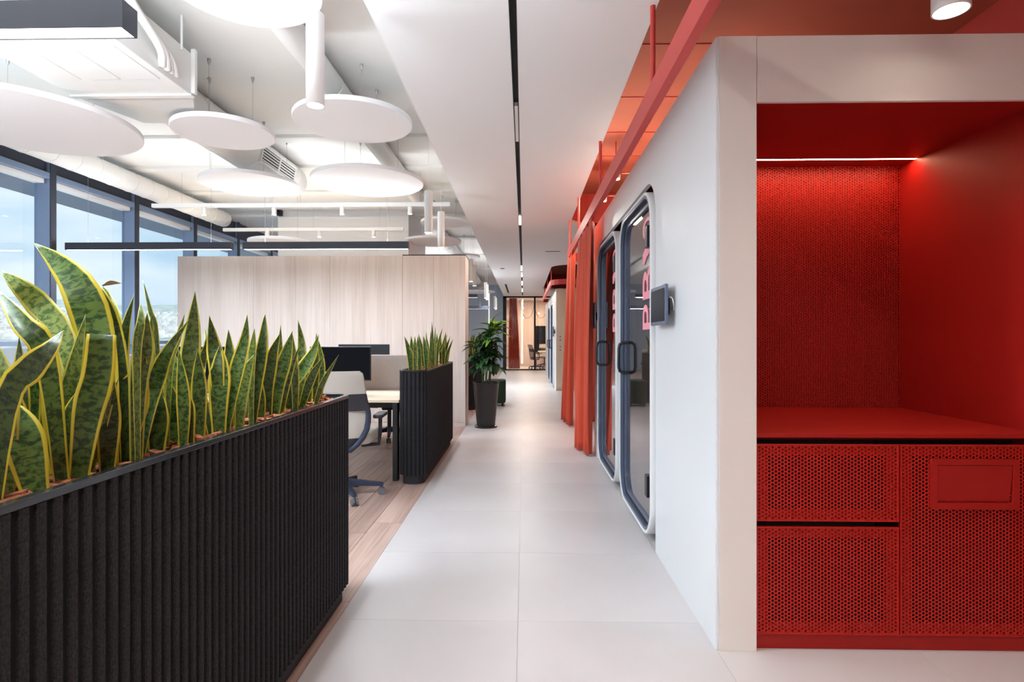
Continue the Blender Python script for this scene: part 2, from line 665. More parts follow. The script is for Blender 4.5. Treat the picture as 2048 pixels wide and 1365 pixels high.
edge2 = [(X_R, 13.4), (1.25, 13.4)] + arc(XE2 + .55, 13.95, .55, 270, 180, 6) + [(XE2, 19.6)] + arc(XE2 + .4, 19.6, .4, 180, 90, 4) + [(X_R, 20.0)]
right_poly = [(G1, Y0), (XE1, Y0)] + edge1 + edge2 + [(X_R, Y_END), (G1, Y_END)]
cg = tag(MB().prism(left_poly, Z_GYP, Z_GYP + .05).prism(right_poly, Z_GYP, Z_GYP + .05).build('ceiling', M_gyp), 'smooth white suspended ceiling over the corridor', 'ceiling', kind='structure')


def fascia(name, path, label):
    mb = MB()
    for a, b in zip(path[:-1], path[1:]):
        d = Vector((b[0] - a[0], b[1] - a[1], 0))
        if d.length < 1e-6:
            continue
        n = Vector((-d.y, d.x, 0)).normalized() * .012
        k = len(mb.v)
        for z in (Z_GYP + .001, Z_SLAB):
            mb.v += [(a[0], a[1], z), (b[0], b[1], z), (b[0] + n.x, b[1] + n.y, z), (a[0] + n.x, a[1] + n.y, z)]
        mb.f += [tuple(k + i for i in q) for q in ((3, 2, 1, 0), (4, 5, 6, 7), (0, 1, 5, 4), (1, 2, 6, 5), (2, 3, 7, 6), (3, 0, 4, 7))]
    return tag(mb.build(name, M_redwall), label, 'trim', kind='structure')


fascia('trim_1', [(XE1, Y0)] + edge1, 'dark red upstand around the near ceiling opening')
fascia('trim_2', edge2, 'dark red upstand around the far ceiling opening')
tag(MB().box((-.83, Y0, Z_GYP), (-.82, Y_END, Z_SLAB)).build('trim_3', M_white), 'white upstand along the corridor ceiling', 'trim', kind='structure')
# small ceiling slots
c = at(1005, 537, 14.1)
tag(MB().box((c.x - .05, c.y - .05, Z_GYP - .008), (c.x + .05, c.y + .05, Z_GYP + .002)).build('ceiling_speaker', M_blackm), 'small black square in the corridor ceiling', 'ceiling fitting')
tag(MB().box((-.62, 18.2, Z_GYP - .006), (-.56, 21.6, Z_GYP + .002)).build('slot_diffuser', M_blackm), 'short black air slot in the far corridor ceiling', 'air slot')
tag(MB().box((.43, 11.35, Z_GYP - .006), (.72, 11.39, Z_GYP + .002)).build('slot_diffuser', M_slot), 'thin dark cross slot in the ceiling beside the curtain', 'air slot')

# walls
tag(MB().box((X_R, Y0, 0), (X_R + .2, 28, Z_SLAB)).build('wall_right', M_redwall), 'dark red wall behind the booth blocks', 'wall', kind='structure')
tag(MB().box((-5.7, Y0 - .2, 0), (X_R, Y0, Z_SLAB)).build('wall_back', M_warmwall), 'warm plain wall closing the corridor', 'wall', kind='structure')
tag(MB().box((-5.7, 23.6, 0), (-.87, 23.8, Z_SLAB)).build('wall_front', M_wallg), 'grey-blue far wall beyond the desks', 'wall', kind='structure')
t = tag(MB().box((-1.47, 23.58, .3), (-1.44, 23.6, 3.3)).build('led_profile', M_lamps), 'vertical warm light line on the grey-blue far wall', 'light strip')
# white column block behind the oak partition
cb0, cb1 = at(556, 420, 9.9), at(817, 420, 9.9)
tag(MB().box((cb0.x, 9.9, 0), (cb1.x, 11.6, Z_SLAB)).build('wall_core', M_white), 'plain white wall block rising behind the oak partition', 'wall', kind='structure')

# ------------------------------------------------------------------ facade
MP = 1.44
m0 = 6.53
Z_TR, Z_RAIL, XG = 3.16, 1.22, -5.66
fac = tag(MB().box((XG - .05, Y0, Z_TR + .02), (XG, 24, Z_SLAB)).build('wall_left', M_facd), 'dark grey spandrel band above the windows', 'wall', kind='structure')
k = 0
for i in range(-11, 13):
    ym = m0 + i * MP
    if ym > 23.4 or ym < Y0:
        continue
    k += 1
    w = thing('window_%d' % k, 'tall office window bay with grey-blue aluminium frame', 'window', (XG, ym, 0), group='window bays', kind='structure')
    MB().box((XG - .04, ym - .04, 0), (X_FAC - .015, ym + .04, Z_SLAB)).build('mullion', M_fac, w, bevel=.004)  # pale blue colour carries the sky light on the sides
    MB().box((X_FAC - .0145, ym - .041, 0), (X_FAC, ym + .041, Z_SLAB)).build('mullion_cap', M_facd, w, bevel=.003)  # room-side face painted dark for the shade on it
    MB().box((XG - .03, ym + .04, Z_TR), (X_FAC - .01, ym + MP - .04, Z_TR + .07)).build('transom', M_fac, w, bevel=.004)
    MB().box((XG - .03, ym + .04, Z_RAIL), (X_FAC - .03, ym + MP - .04, Z_RAIL + .05)).build('rail', M_fac, w, bevel=.004)
    MB().box((XG - .03, ym + .04, 0), (X_FAC - .03, ym + MP - .04, .12)).build('sill', M_fac, w)
    MB().box((XG - .02, ym + .06, Z_TR - .055), (X_FAC - .06, ym + MP - .06, Z_TR)).build('blind_box', M_white2, w, bevel=.006)  # thin white strip under the transom
    MB().box((X_FAC - .07, ym + .05, Z_TR + .08), (X_FAC - .05, ym + MP - .05, Z_SLAB - .01)).build('panel', M_facd, w, bevel=.004)
    MB().box((XG - .012, ym + .04, .12), (XG - .004, ym + MP - .04, Z_TR)).build('pane', M_glass, w)
# outside: eaves, parapet
tag(MB().box((-6.62, Y0 - 3, 3.22), (XG - .06, 26, 3.34)).build('roof_overhang', mat('soffit', srgb(112, 124, 142), .6)), 'pale soffit of the roof overhang outside the windows', 'overhang', kind='structure')
tag(MB().box((-7.3, Y0 - 3, -.6), (-7.1, 26, 1.16)).build('parapet', mat('parapet_white', (.85, .85, .85), .8)), 'white parapet outside the windows', 'parapet', kind='structure')


# ------------------------------------------------------------------ city and hills outside
def terr(r, a):
    """ground height at distance r and bearing a"""
    if r < 1500:
        return -40 + 36 * max(0, (r - 200) / 1300)
    h = -4 + (r - 1500) * .034
    if r > 4200:
        h += (r - 4200) * (.05 + .03 * math.sin(a * 9 + 1) + .015 * math.sin(a * 23))
    return h


def TP(u, v):
    a = math.radians(-66 + 62 * u)
    r = 250 + 6400 * v
    return (r * math.sin(a), r * math.cos(a), terr(r, a) + 5 * math.sin(r * .01 + a * 60))


tag(MB().grid(TP, 60, 50).build('terrain', M_hill, smooth=True), 'green hillside rising behind the city', 'hill', kind='structure')
mb = MB()
rr = random.Random(3)
for i in range(5200):
    a = math.radians(rr.uniform(-60, -18))
    r = 1500 + 3900 * rr.random() ** .8
    z = terr(r, a) - 3
    x, y = r * math.sin(a), r * math.cos(a)
    wx, wy, h = rr.uniform(5, 13), rr.uniform(5, 13), rr.uniform(8, 22)
    mb.box((x - wx, y - wy, z), (x + wx, y + wy, z + h))
tag(mb.build('city_buildings', M_city), 'dense white city houses covering the slope outside', 'city', kind='stuff')

# ================================================================== oak partition
YP = 8.4
xl, xr = at(355, 600, YP).x, -.868
part = thing('wall_partition', 'pale oak room divider standing behind the desks', 'partition', (xr, YP, 0), kind='structure')
seams = [xl, xl + 1.15, xl + 2.3, at(805, 600, YP).x, at(867, 600, YP).x, xr]
for a, b in zip(seams[:-1], seams[1:]):
    MB().box((a + .0015, YP, .06), (b - .0015, YP + .018, 2.535)).build('panel', M_oak, part, bevel=.001)
MB().box((seams[3], YP + .02, .06), (xr - .019, YP + .46, 2.53)).build('carcass', M_oak, part)
MB().box((xr - .018, YP + .0185, .06), (xr, YP + .46, 2.535)).build('end_panel', M_oak, part, bevel=.001)
MB().box((xl, YP + .02, .06), (seams[3] - .002, YP + .12, 2.53)).build('backing', M_oak, part)
MB().box((xl, YP + .004, 0), (xr, YP + .45, .058)).build('plinth', M_oak, part)
MB().box((xl + .05, YP + .06, 2.531), (seams[3] - .1, YP + .085, 2.538)).build('cove_light', M_lampw, part)  # unseen strip, added to brighten the white block and slab
add_light('AREA', 'cove_lamp', ((xl + seams[3]) / 2, YP + .09, 2.56), LV['cove'], (1, .90, .78), part, rot=(PI, 0, 0), shape='RECTANGLE', size=seams[3] - xl - .2, size_y=.03)
MB().box((seams[3], YP + .002, 2.536), (xr, YP + .46, 2.55)).build('top_edge', M_blackm, part)

# ================================================================== planters
PX0, PX1, PTOP = -1.125, -.872, 1.02
rib_me = None


def planter(y0, y1, label, x0=PX0, x1=PX1, ends=True):
    global rib_me
    p = thing('planter_box', label, 'planter', ((x0 + x1) / 2, y0, 0), group='charcoal felt planters')
    r = .10
    outl = rrect(x0 + .009, y0 + .009, x1 - .009, y1 - .009, r, 8)
    inn = rrect(x0 + .03, y0 + .03, x1 - .03, y1 - .03, r - .02, 8)
    MB().prism(rrect(x0 + .03, y0 + .03, x1 - .03, y1 - .03, r - .02, 8), 0, .085).build('plinth', M_blackm, p, smooth=True)
    MB().ring(outl, inn, .08, PTOP - .016).build('body', M_felt_core, p, smooth=True)
    MB().ring(rrect(x0 - .001, y0 - .001, x1 + .001, y1 + .001, r + .01, 8), rrect(x0 + .022, y0 + .022, x1 - .022, y1 - .022, r - .014, 8), PTOP - .016, PTOP).build('rim', M_rim, p, smooth=True, bevel=.002)
    MB().prism(rrect(x0 + .03, y0 + .03, x1 - .03, y1 - .03, r - .02, 8), PTOP - .20, PTOP - .045).build('soil', M_soil, p)
    # ribs around the perimeter
    if rib_me is None:
        sec = [(-.0105, -.002), (-.0100, .0055), (-.007, .0090), (.007, .0090), (.0100, .0055), (.0105, -.002)]
        rib_me = MB().prism(sec, .082, PTOP - .017).mesh('rib', M_felt)
    pts = rrect(x0 + .009, y0 + .009, x1 - .009, y1 - .009, r, 8)
    pts.append(pts[0])
    per = sum((Vector(b) - Vector(a)).length for a, b in zip(pts[:-1], pts[1:]))
    nr = round(per / .0365)
    step = per / nr
    tcur, seg_i, acc = 0, 0, 0
    for i in range(nr):
        d = i * step
        while seg_i < len(pts) - 2 and acc + (Vector(pts[seg_i + 1]) - Vector(pts[seg_i])).length < d:
            acc += (Vector(pts[seg_i + 1]) - Vector(pts[seg_i])).length
            seg_i += 1
        a, b = Vector(pts[seg_i]), Vector(pts[seg_i + 1])
        q = a + (b - a) * ((d - acc) / max((b - a).length, 1e-6))
        dr = (b - a).normalized()
        ang = math.atan2(-dr.x, dr.y) + PI / 2 + PI   # rib's +y points outward
        ang = math.atan2(dr.y, dr.x) + PI
        inst(rib_me, 'rib', p, (q.x, q.y, 0), (0, 0, ang))
    # bark mulch
    mbk = MB()
    rr = random.Random(int(y0 * 100))
    n = int((y1 - y0) * 150)
    for i in range(n):
        cx = rr.uniform(x0 + .05, x1 - .05)
        cy = rr.uniform(y0 + .06, y1 - .06)
        cz = PTOP - .04 + rr.uniform(0, .028)
        L, Wd, H = rr.uniform(.016, .038), rr.uniform(.008, .016), rr.uniform(.003, .007)
        R = Matrix.Rotation(rr.uniform(0, PI), 3, 'Z') @ Matrix.Rotation(rr.uniform(-.5, .5), 3, 'X') @ Matrix.Rotation(rr.uniform(-.4, .4), 3, 'Y')
        k = len(mbk.v)
        for sx, sy, sz in ((-1, -1, -1), (1, -1, -1), (1, 1, -1), (-1, 1, -1), (-1, -1, 1), (1, -1, 1), (1, 1, 1), (-1, 1, 1)):
            v = R @ Vector((sx * L * rr.uniform(.6, 1), sy * Wd * rr.uniform(.5, 1), sz * H))
            mbk.v.append((cx + v.x, cy + v.y, cz + v.z))
        mbk.f += [tuple(k + i for i in q) for q in ((3, 2, 1, 0), (4, 5, 6, 7), (0, 1, 5, 4), (1, 2, 6, 5), (2, 3, 7, 6), (3, 0, 4, 7))]
    mk = mbk.build('bark_mulch', M_bark, None, loc=((x0 + x1) / 2, y0, PTOP - .05))
    tag(mk, 'reddish brown bark chips filling the %s' % label.split(',')[0].replace('charcoal ', ''), 'bark mulch', kind='stuff')
    return p


planter(.55, 2.90, 'long near ribbed planter, charcoal felt with black rim')
planter(5.02, 7.05, 'middle ribbed planter, charcoal felt beside the desk end')
planter(10.3, 12.2, 'far ribbed planter, charcoal felt behind the oak partition')


# ------------------------------------------------------------------ leaves
def catmull(P, n):
    P = [P[0] * 2 - P[1]] + P + [P[-1] * 2 - P[-2]]
    out = []
    m = len(P) - 3
    for i in range(n + 1):
        t = i / n * m
        k = min(int(t), m - 1)
        t -= k
        a, b, c, d = P[k:k + 4]
        out.append(.5 * ((2 * b) + (c - a) * t + (2 * a - 5 * b + 4 * c - d) * t * t + (3 * b - a - 3 * c + d) * t ** 3))
    return out


def leaf_mesh(spine, w, m, view=None, roll=0.0, twist=0.0, fold=.25, n=14, cut=False, base=.55, peak=.5, thick=.0025):
    """a blade along spine; returns mesh in the coordinates of spine"""
    C = catmull([Vector(p) for p in spine], n)
    view = view or Vector((0, -1, 0))
    U = (-1, -.72, -.36, 0, .36, .72, 1)
    nu = len(U)
    verts, uvs, faces = [], [], []
    L = 0
    rows = []
    for i, p in enumerate(C):
        t = i / n
        if i:
            L += (C[i] - C[i - 1]).length
        T = (C[min(i + 1, n)] - C[max(i - 1, 0)]).normalized()
        N = view - T * view.dot(T)
        N = N.normalized() if N.length > 1e-4 else T.orthogonal()
        q = Matrix.Rotation(roll + twist * t, 3, T)
        N = q @ N
        B = T.cross(N)
        if t < peak:
            s = t / peak
            wp = base + (1 - base) * (s * s * (3 - 2 * s))
        elif cut:
            wp = 1.0 - .15 * (t - peak) / (1 - peak)
        else:
            s = (t - peak) / (1 - peak)
            wp = max(.012, (1 - s ** 1.45))
        hw = w * .5 * wp
        rows.append((p, N, B, hw, L, T))
    for side in (1, -1):
        for p, N, B, hw, l, T in rows:
            for u in U:
                z = fold * hw * (u * u) + side * thick * .5 * (1 - .8 * abs(u))
                verts.append(p + B * (hw * u) + N * z)
                uvs.append((u * .5 + .5, l))
    R = nu * (n + 1)
    for i in range(n):
        for j in range(nu - 1):
            a = i * nu + j
            faces.append((a, a + 1, a + nu + 1, a + nu))
            faces.append((R + a + nu, R + a + nu + 1, R + a + 1, R + a))
        for j in (0, nu - 1):
            a = i * nu + j
            faces.append((a, a + nu, R + a + nu, R + a) if j == 0 else (a + nu, a, R + a, R + a + nu))
    for i in (0, n):
        for j in range(nu - 1):
            a = i * nu + j
            faces.append((a + 1, a, R + a, R + a + 1) if i == 0 else (a, a + 1, R + a + 1, R + a))
    me = bpy.data.meshes.new('leaf')
    me.from_pydata([tuple(v) for v in verts], [], faces)
    me.materials.append(m)
    uvl = me.uv_layers.new(name='UVMap')
    for lp in me.loops:
        uvl.data[lp.index].uv = uvs[lp.vertex_index]
    me.polygons.foreach_set('use_smooth', [True] * len(me.polygons))
    me.update()
    return me


# leaves of the near planter: pixel course of each blade, width in pixels, then options
def ZA(*pts):
    return [(x / 2.352, 460 + y / 2.352) for x, y in pts]


def ZB(*pts):
    return [(300 + x / 3.412, 560 + y / 3.412) for x, y in pts]


def ZC(*pts):
    return [(800 + x / 10.5, 640 + y / 10.5) for x, y in pts]


# (course, width px, roll, twist, pale?)
LA = [
    (ZA((505, 1100), (490, 800), (445, 480), (375, 275), (270, 150), (158, 62)), 68, .15, -.25, 0, {}),
    (ZA((430, 900), (320, 560), (190, 360), (85, 258), (2, 192)), 46, -.2, .2, 1, {}),
    (ZA((300, 900), (215, 620), (100, 440), (-20, 275)), 46, .3, 0, 0, {}),
    (ZA((-50, 1000), (40, 800), (140, 660), (225, 570), (298, 474)), 54, -.3, -.2, 0, {}),
    (ZA((262, 1175), (305, 860), (350, 640), (402, 400)), 34, .2, 0, 1, {}),
    (ZA((355, 1150), (410, 880), (460, 680), (476, 492)), 56, 0, .1, 0, {'cut': True}),
    (ZA((395, 1130), (470, 930), (558, 695)), 22, .5, 0, 1, {}),
    (ZA((500, 1100), (512, 900), (522, 640)), 40, .1, 0, 0, {}),
    (ZA((565, 1095), (590, 920), (632, 740), (688, 596)), 66, -.2, .25, 0, {}),
    (ZA((650, 1045), (700, 860), (742, 690), (790, 570), (885, 428)), 34, -.6, .8, 0, {}),
    (ZA((590, 1050), (575, 720), (525, 450), (470, 300), (448, 252)), 30, .3, 0, 0, {}),
    (ZA((600, 1040), (580, 700), (540, 430), (500, 310), (485, 268)), 28, -.4, 0, 1, {}),
    (ZA((600, 1000), (575, 640), (585, 480), (630, 307)), 26, .7, -.2, 0, {}),
    (ZA((760, 900), (735, 520), (705, 380), (672, 236)), 14, .8, 0, 0, {}),
    (ZA((640, 980), (650, 720), (682, 540), (692, 392)), 38, .1, .2, 1, {}),
    (ZA((650, 900), (642, 600), (662, 430), (660, 342)), 18, .3, 0, 1, {}),
    (ZA((720, 980), (720, 700), (716, 560), (710, 400)), 26, .2, 0, 0, {}),
    (ZA((880, 985), (885, 700), (905, 480), (918, 290)), 36, .1, 0, 1, {}),
    (ZA((815, 1010), (805, 860), (782, 688)), 52, .2, 0, 0, {}),
    (ZA((735, 1020), (745, 900), (760, 760)), 40, -.2, 0, 0, {}),
    (ZA((30, 1190), (25, 800), (-30, 500)), 42, .2, 0, 1, {}),
    (ZA((95, 1180), (98, 800), (90, 505)), 32, -.3, 0, 0, {}),
    (ZA((150, 1150), (150, 700), (180, 418)), 32, .5, 0, 0, {}),
    (ZA((190, 1200), (110, 980), (20, 780)), 66, .1, 0, 0, {}),
    (ZA((210, 1180), (198, 950), (190, 760)), 28, .2, 0, 1, {}),
    (ZA((320, 1130), (325, 930), (375, 740)), 34, -.5, 0, 0, {}),
    (ZA((420, 1100), (390, 860), (350, 740)), 26, .9, 0, 0, {}),
    (ZA((60, 1200), (70, 1000), (60, 700)), 60, .1, 0, 0, {}),
    (ZA((-60, 1230), (-40, 900), (-70, 560)), 60, .2, 0, 0, {}),
    (ZA((290, 1120), (260, 850), (190, 640)), 50, .3, .2, 0, {}),
    (ZA((700, 1030), (690, 850), (660, 700)), 44, .2, 0, 0, {}),
    (ZA((860, 1000), (860, 800), (840, 560)), 26, .3, 0, 0, {}),
    (ZA((940, 960), (935, 760), (930, 560)), 30, .3, 0, 0, {}),
]
LB = [
    (ZB((475, 1040), (455, 650), (430, 430), (405, 245)), 30, .2, 0, 0),
    (ZB((435, 1045), (385, 880), (342, 700), (352, 560), (392, 440), (374, 335)), 21, -.7, .9, 0),
    (ZB((470, 1045), (468, 800), (476, 600), (480, 436)), 40, .1, 0, 0),
    (ZB((545, 1000), (545, 650), (540, 480), (535, 338)), 23, .3, 0, 0),
    (ZB((500, 1040), (560, 800), (600, 590), (645, 410), (664, 238)), 28, -.5, .6, 0),
    (ZB((690, 960), (728, 700), (768, 420), (785, 224)), 25, .2, 0, 0),
    (ZB((690, 900), (690, 600), (700, 450), (713, 330)), 16, .3, 0, 1),
    (ZB((600, 960), (640, 700), (712, 505)), 26, -.2, 0, 1),
    (ZB((805, 940), (800, 720), (832, 520), (886, 368)), 28, .15, .1, 0),
    (ZB((845, 940), (880, 700), (930, 510), (972, 350)), 29, -.2, .2, 0),
    (ZB((880, 930), (930, 700), (1022, 442)), 17, .6, 0, 0),
    (ZB((1030, 880), (1035, 620), (1032, 430), (1010, 275)), 18, .2, 0, 1),
    (ZB((890, 935), (960, 740), (1050, 600), (1115, 490), (1149, 376)), 26, -.4, .5, 0),
    (ZB((1010, 870), (1090, 690), (1190, 513)), 19, .3, 0, 0),
    (ZB((1110, 860), (1170, 720), (1288, 512)), 12, .2, .2, 1),
    (ZB((1150, 850), (1160, 600), (1152, 415)), 20, .4, 0, 0),
    (ZB((880, 900), (882, 600), (892, 306)), 15, .2, 0, 1),
    (ZB((110, 1080), (135, 600), (190, 400), (236, 232)), 15, .3, 0, 1),
    (ZB((240, 1050), (245, 800), (270, 650), (327, 456)), 22, -.3, 0, 0),
    (ZB((140, 1130), (155, 900), (104, 655)), 36, .2, 0, 0),
    (ZB((200, 1080), (185, 700), (155, 470)), 22, .2, 0, 1),
    (ZB((640, 990), (650, 800), (690, 640)), 24, -.2, 0, 1),
    (ZB((760, 950), (745, 800), (720, 560)), 22, .5, 0, 0),
    (ZB((950, 905), (955, 760), (960, 600)), 24, .3, 0, 0),
    (ZB((1060, 870), (1075, 760), (1060, 560)), 20, .3, 0, 0),
    (ZB((350, 1050), (340, 820), (300, 640)), 24, .6, 0, 0),
    (ZB((1125, 850), (1130, 600), (1135, 362)), 15, .3, 0, 0),
    (ZB((990, 890), (985, 640), (968, 350)), 18, .5, 0, 1),
    (ZB((560, 1020), (575, 860), (590, 700)), 34, .1, 0, 0),
    (ZB((70, 1120), (60, 940), (90, 760)), 30, .1, 0, 0),
    (ZB((270, 1060), (250, 900), (255, 760)), 30, .1, 0, 0),
]
LC = [
    (ZC((235, 1080), (205, 740), (95, 350)), 13, .2, .2, 0), (ZC((330, 1060), (322, 700), (312, 345)), 11, .1, 0, 1),
    (ZC((410, 1060), (408, 760), (398, 455)), 9, .2, 0, 0), (ZC((505, 1060), (455, 640), (388, 298)), 8.5, .2, 0, 0),
    (ZC((560, 1060), (540, 650), (490, 342)), 11, .1, 0, 0), (ZC((660, 1020), (705, 690), (865, 415)), 11, -.2, .2, 0),
    (ZC((705, 1010), (790, 720), (870, 580), (1002, 308)), 6, -.5, .6, 0), (ZC((700, 1000), (690, 600), (668, 28)), 7, .1, 0, 0),
    (ZC((735, 1000), (728, 600), (742, 138)), 5, .2, 0, 1), (ZC((770, 980), (800, 560), (890, 178)), 6, .2, 0, 0),
    (ZC((830, 960), (880, 660), (965, 260)), 9, .2, .2, 0), (ZC((885, 940), (950, 660), (1057, 346)), 6.5, .2, 0, 0),
    (ZC((940, 920), (1000, 700), (1113, 405)), 6, .1, .2, 0), (ZC((985, 890), (1010, 740), (1058, 600)), 5, .2, 0, 0),
    (ZC((650, 1000), (650, 600), (645, 236)), 6, .2, 0, 0), (ZC((560, 1040), (560, 600), (550, 248)), 5, .3, 0, 1),
    (ZC((250, 1060), (245, 620), (233, 336)), 8, .2, 0, 0), (ZC((380, 1050), (378, 650), (374, 338)), 7, .3, 0, 0),
    (ZC((600, 1030), (590, 700), (575, 400)), 7, .3, 0, 0), (ZC((770, 990), (775, 600), (775, 280)), 7, .3, 0, 0),
    (ZC((860, 960), (850, 620), (855, 290)), 6, .3, 0, 0), (ZC((960, 900), (960, 620), (960, 250)), 6, .3, 0, 0),
    (ZC((910, 930), (915, 700), (930, 520)), 8, .2, 0, 0), (ZC((690, 1000), (700, 700), (690, 340)), 6, .3, 0, 0),
]


def plant_from(leaves, bounds, labels, group, ylim):
    rr = random.Random(11)
    plants = {}
    for it in leaves:
        course, w, roll, tw, pale = it[:5]
        opt = it[5] if len(it) > 5 else {}
        bx, by = course[0]
        xw = rr.uniform(-1.045, -.935)
        u = (bx - W_PX / 2) / FPX
        dx = -math.sin(YAW) + u * math.cos(YAW)
        dy = math.cos(YAW) + u * math.sin(YAW)
        y = xw * dy / dx
        y = min(max(y, ylim[0]), ylim[1])
        P = [at(bx, by, y)] + [at(a, b, y + rr.uniform(-.02, .05) * k * .5) for k, (a, b) in enumerate(course[1:])]
        P[0] = Vector((min(max(P[0].x, -1.06), -.93), y, PTOP - .07))
        idx = 0
        while idx < len(bounds) and bx > bounds[idx]:
            idx += 1
        if idx not in plants:
            plants[idx] = thing('snake_plant', labels[idx], 'snake plant', (P[0].x, P[0].y, PTOP - .05), group=group)
        pt = plants[idx]
        wm = w / FPX * y * 1.05
        off = root_loc(pt)
        me = leaf_mesh([p - off for p in P], wm, M_snake2 if pale else M_snake, Vector((.0 - P[0].x, -P[0].y, 0)).normalized(), roll, tw, rr.uniform(.12, .4), **opt)
        inst(me, 'leaf', pt, off)
    return plants


nplants = plant_from(LA + LB, [10, 90, 165, 235, 300, 380, 435, 490, 545, 600], [
    'snake plant at the picture edge end of the near planter', 'dark broad snake plant second along the near planter',
    'snake plant with two blades leaning out over the window, third in near planter', 'tall snake plant with the longest arching blade, fourth in near planter',
    'snake plant with wide yellow-edged blades and a dry brown tip', 'snake plant with thin curled blades before the window edge',
    'snake plant with one upright pale blade before the oak panel', 'twisted yellow-edged snake plant in the middle of the near planter',
    'upright green snake plant before the oak divider, near planter', 'snake plant with broad yellow margins, second from the chair end',
    'snake plant at the chair end of the near planter'], 'snake plants in the near planter', (.62, 2.82))
dry = at(225, 567, 1.5)
dl = leaf_mesh([at(205, 572, 1.47) - dry, at(222, 566, 1.47) - dry, at(243, 567, 1.47) - dry], .012, M_brown, Vector((.5, -1, 0)).normalized(), n=6, base=.3)
dp = nplants.get(4) or list(nplants.values())[3]
inst(dl, 'dry_tip', dp, dry)
plant_from(LC, [832, 850, 868, 884], [
    'snake plant at the rounded end of the middle planter', 'dense dark snake plant second in the middle planter',
    'snake plant with the tallest blade in the middle planter', 'leaning snake plant fourth in the middle planter',
    'low snake plant at the partition end of the middle planter'], 'snake plants in the middle planter', (5.12, 6.95))
# far planter: loose random tufts
rr = random.Random(21)
for k, lab in enumerate(('snake plant nearest the potted shrub in the far planter', 'second snake plant in the far planter', 'third snake plant in the far planter')):
    bx, by = -1.0, 10.5 + k * .55
    pt = thing('snake_plant', lab, 'snake plant', (bx, by, PTOP - .05), group='snake plants in the far planter')
    for j in range(9):
        a = rr.uniform(-.35, .35)
        h = rr.uniform(.25, .45)
        x0, y0 = rr.uniform(-.07, .07), rr.uniform(-.25, .25)
        me = leaf_mesh([Vector((x0, y0, 0)), Vector((x0 + a * h * .3, y0, h * .6)), Vector((x0 + a * h, y0 + rr.uniform(-.1, .1), h))], .06, M_snake2 if j % 2 else M_snake, roll=rr.uniform(-.6, .6), n=8)
        inst(me, 'leaf', pt, (bx, by, PTOP - .05))

# ================================================================== potted shrub
pc = Vector((at(972, 852, 8.35).x, 8.35, 0))
pp = thing('potted_plant', 'leafy dark green shrub in a tall tapered black pot', 'potted plant', pc)
MB().lathe([(.165, 0), (.165, .025), (.15, .03)], (pc.x, pc.y), 32).build('saucer', M_pot, pp, smooth=True)
MB().lathe([(.135, .03), (.19, .645), (.195, .65), (.195, .665), (.175, .665), (.170, .60)], (pc.x, pc.y), 40).build('pot', M_pot, pp, smooth=True)
MB().lathe([(.168, .60), (.168, .61)], (pc.x, pc.y), 24).build('soil', M_soil, pp)
rr = random.Random(5)
lobes = []
for v in range(4):
    w = (.075, .09, .06, .1)[v]
    lobes.append(leaf_mesh([Vector((0, 0, 0)), Vector((0, .05, .03)), Vector((0, .12, .035)), Vector((0, .20, -.02))], w, M_green, Vector((0, 0, 1)), 0, .2 * (v - 1.5), .3, n=8, base=.25, peak=.62))
young = leaf_mesh([Vector((0, 0, 0)), Vector((0, .06, .03)), Vector((0, .14, .03)), Vector((0, .24, -.02))], .07, M_greenl, Vector((0, 0, 1)), 0, .3, .35, n=8, base=.25, peak=.5)
for sidx in range(7):
    a = sidx * 2.4
    lean = rr.uniform(.06, .2)
    top = Vector((pc.x + lean * math.cos(a), pc.y + lean * math.sin(a), rr.uniform(1.05, 1.35)))
    if sidx == 0:
        top = Vector((pc.x + .10, pc.y - .03, 1.43))
    b0 = Vector((pc.x + .05 * math.cos(a), pc.y + .05 * math.sin(a), .60))
    st = catmull([b0, (b0 + top) / 2 + Vector((.02, 0, .05)), top], 8)
    MB().tube(st, [.010 - .0008 * i for i in range(9)], 6).build('stem', M_stem, pp, smooth=True)
    for j in range(3, 9):
        for q in range(4):
            az = rr.uniform(0, 2 * PI)
            el = rr.uniform(-.7, .35) if j < 7 else rr.uniform(-.1, .9)
            me = young if (sidx == 0 and j >= 6) else lobes[rr.randrange(4)]
            s = rr.uniform(.85, 1.4)
            if st[j].x - .22 * s * math.sin(az) < -.84 and st[j].y + .22 * s * math.cos(az) > 8.36:
                az = -az
            inst(me, 'leaf', pp, st[j], (el, rr.uniform(-.3, .3), az), (s, s, s))
for k in range(9):   # fresh shoot at the top
    az = -.9 + rr.uniform(-1.1, 1.1)
    inst(young, 'leaf', pp, (pc.x + .10 + rr.uniform(-.02, .02), pc.y - .03, 1.38 + .012 * k), (rr.uniform(.2, 1.1), 0, az), (1.15, 1.15, 1.15))

# green pouf behind it
pf = Vector((-.50, 11.15, 0))
pg = thing('pouf', 'dark green upholstered pouf on small feet behind the potted shrub', 'pouf', pf)
MB().prism(rrect(pf.x - .24, pf.y - .24, pf.x + .14, pf.y + .24, .1, 6), .05, .50).build('cushion', M_pouf, pg, bevel=.03, seg=3)
for sx in (-.18, .08):
    for sy in (-.17, .17):
        MB().lathe([(.02, 0), (.022, .05)], (pf.x + sx, pf.y + sy), 10).build('foot', M_blackm, pg)

# ================================================================== desk bench
YD0, YD1 = 5.16, 6.16
XD1 = -1.14
desk_n = 0


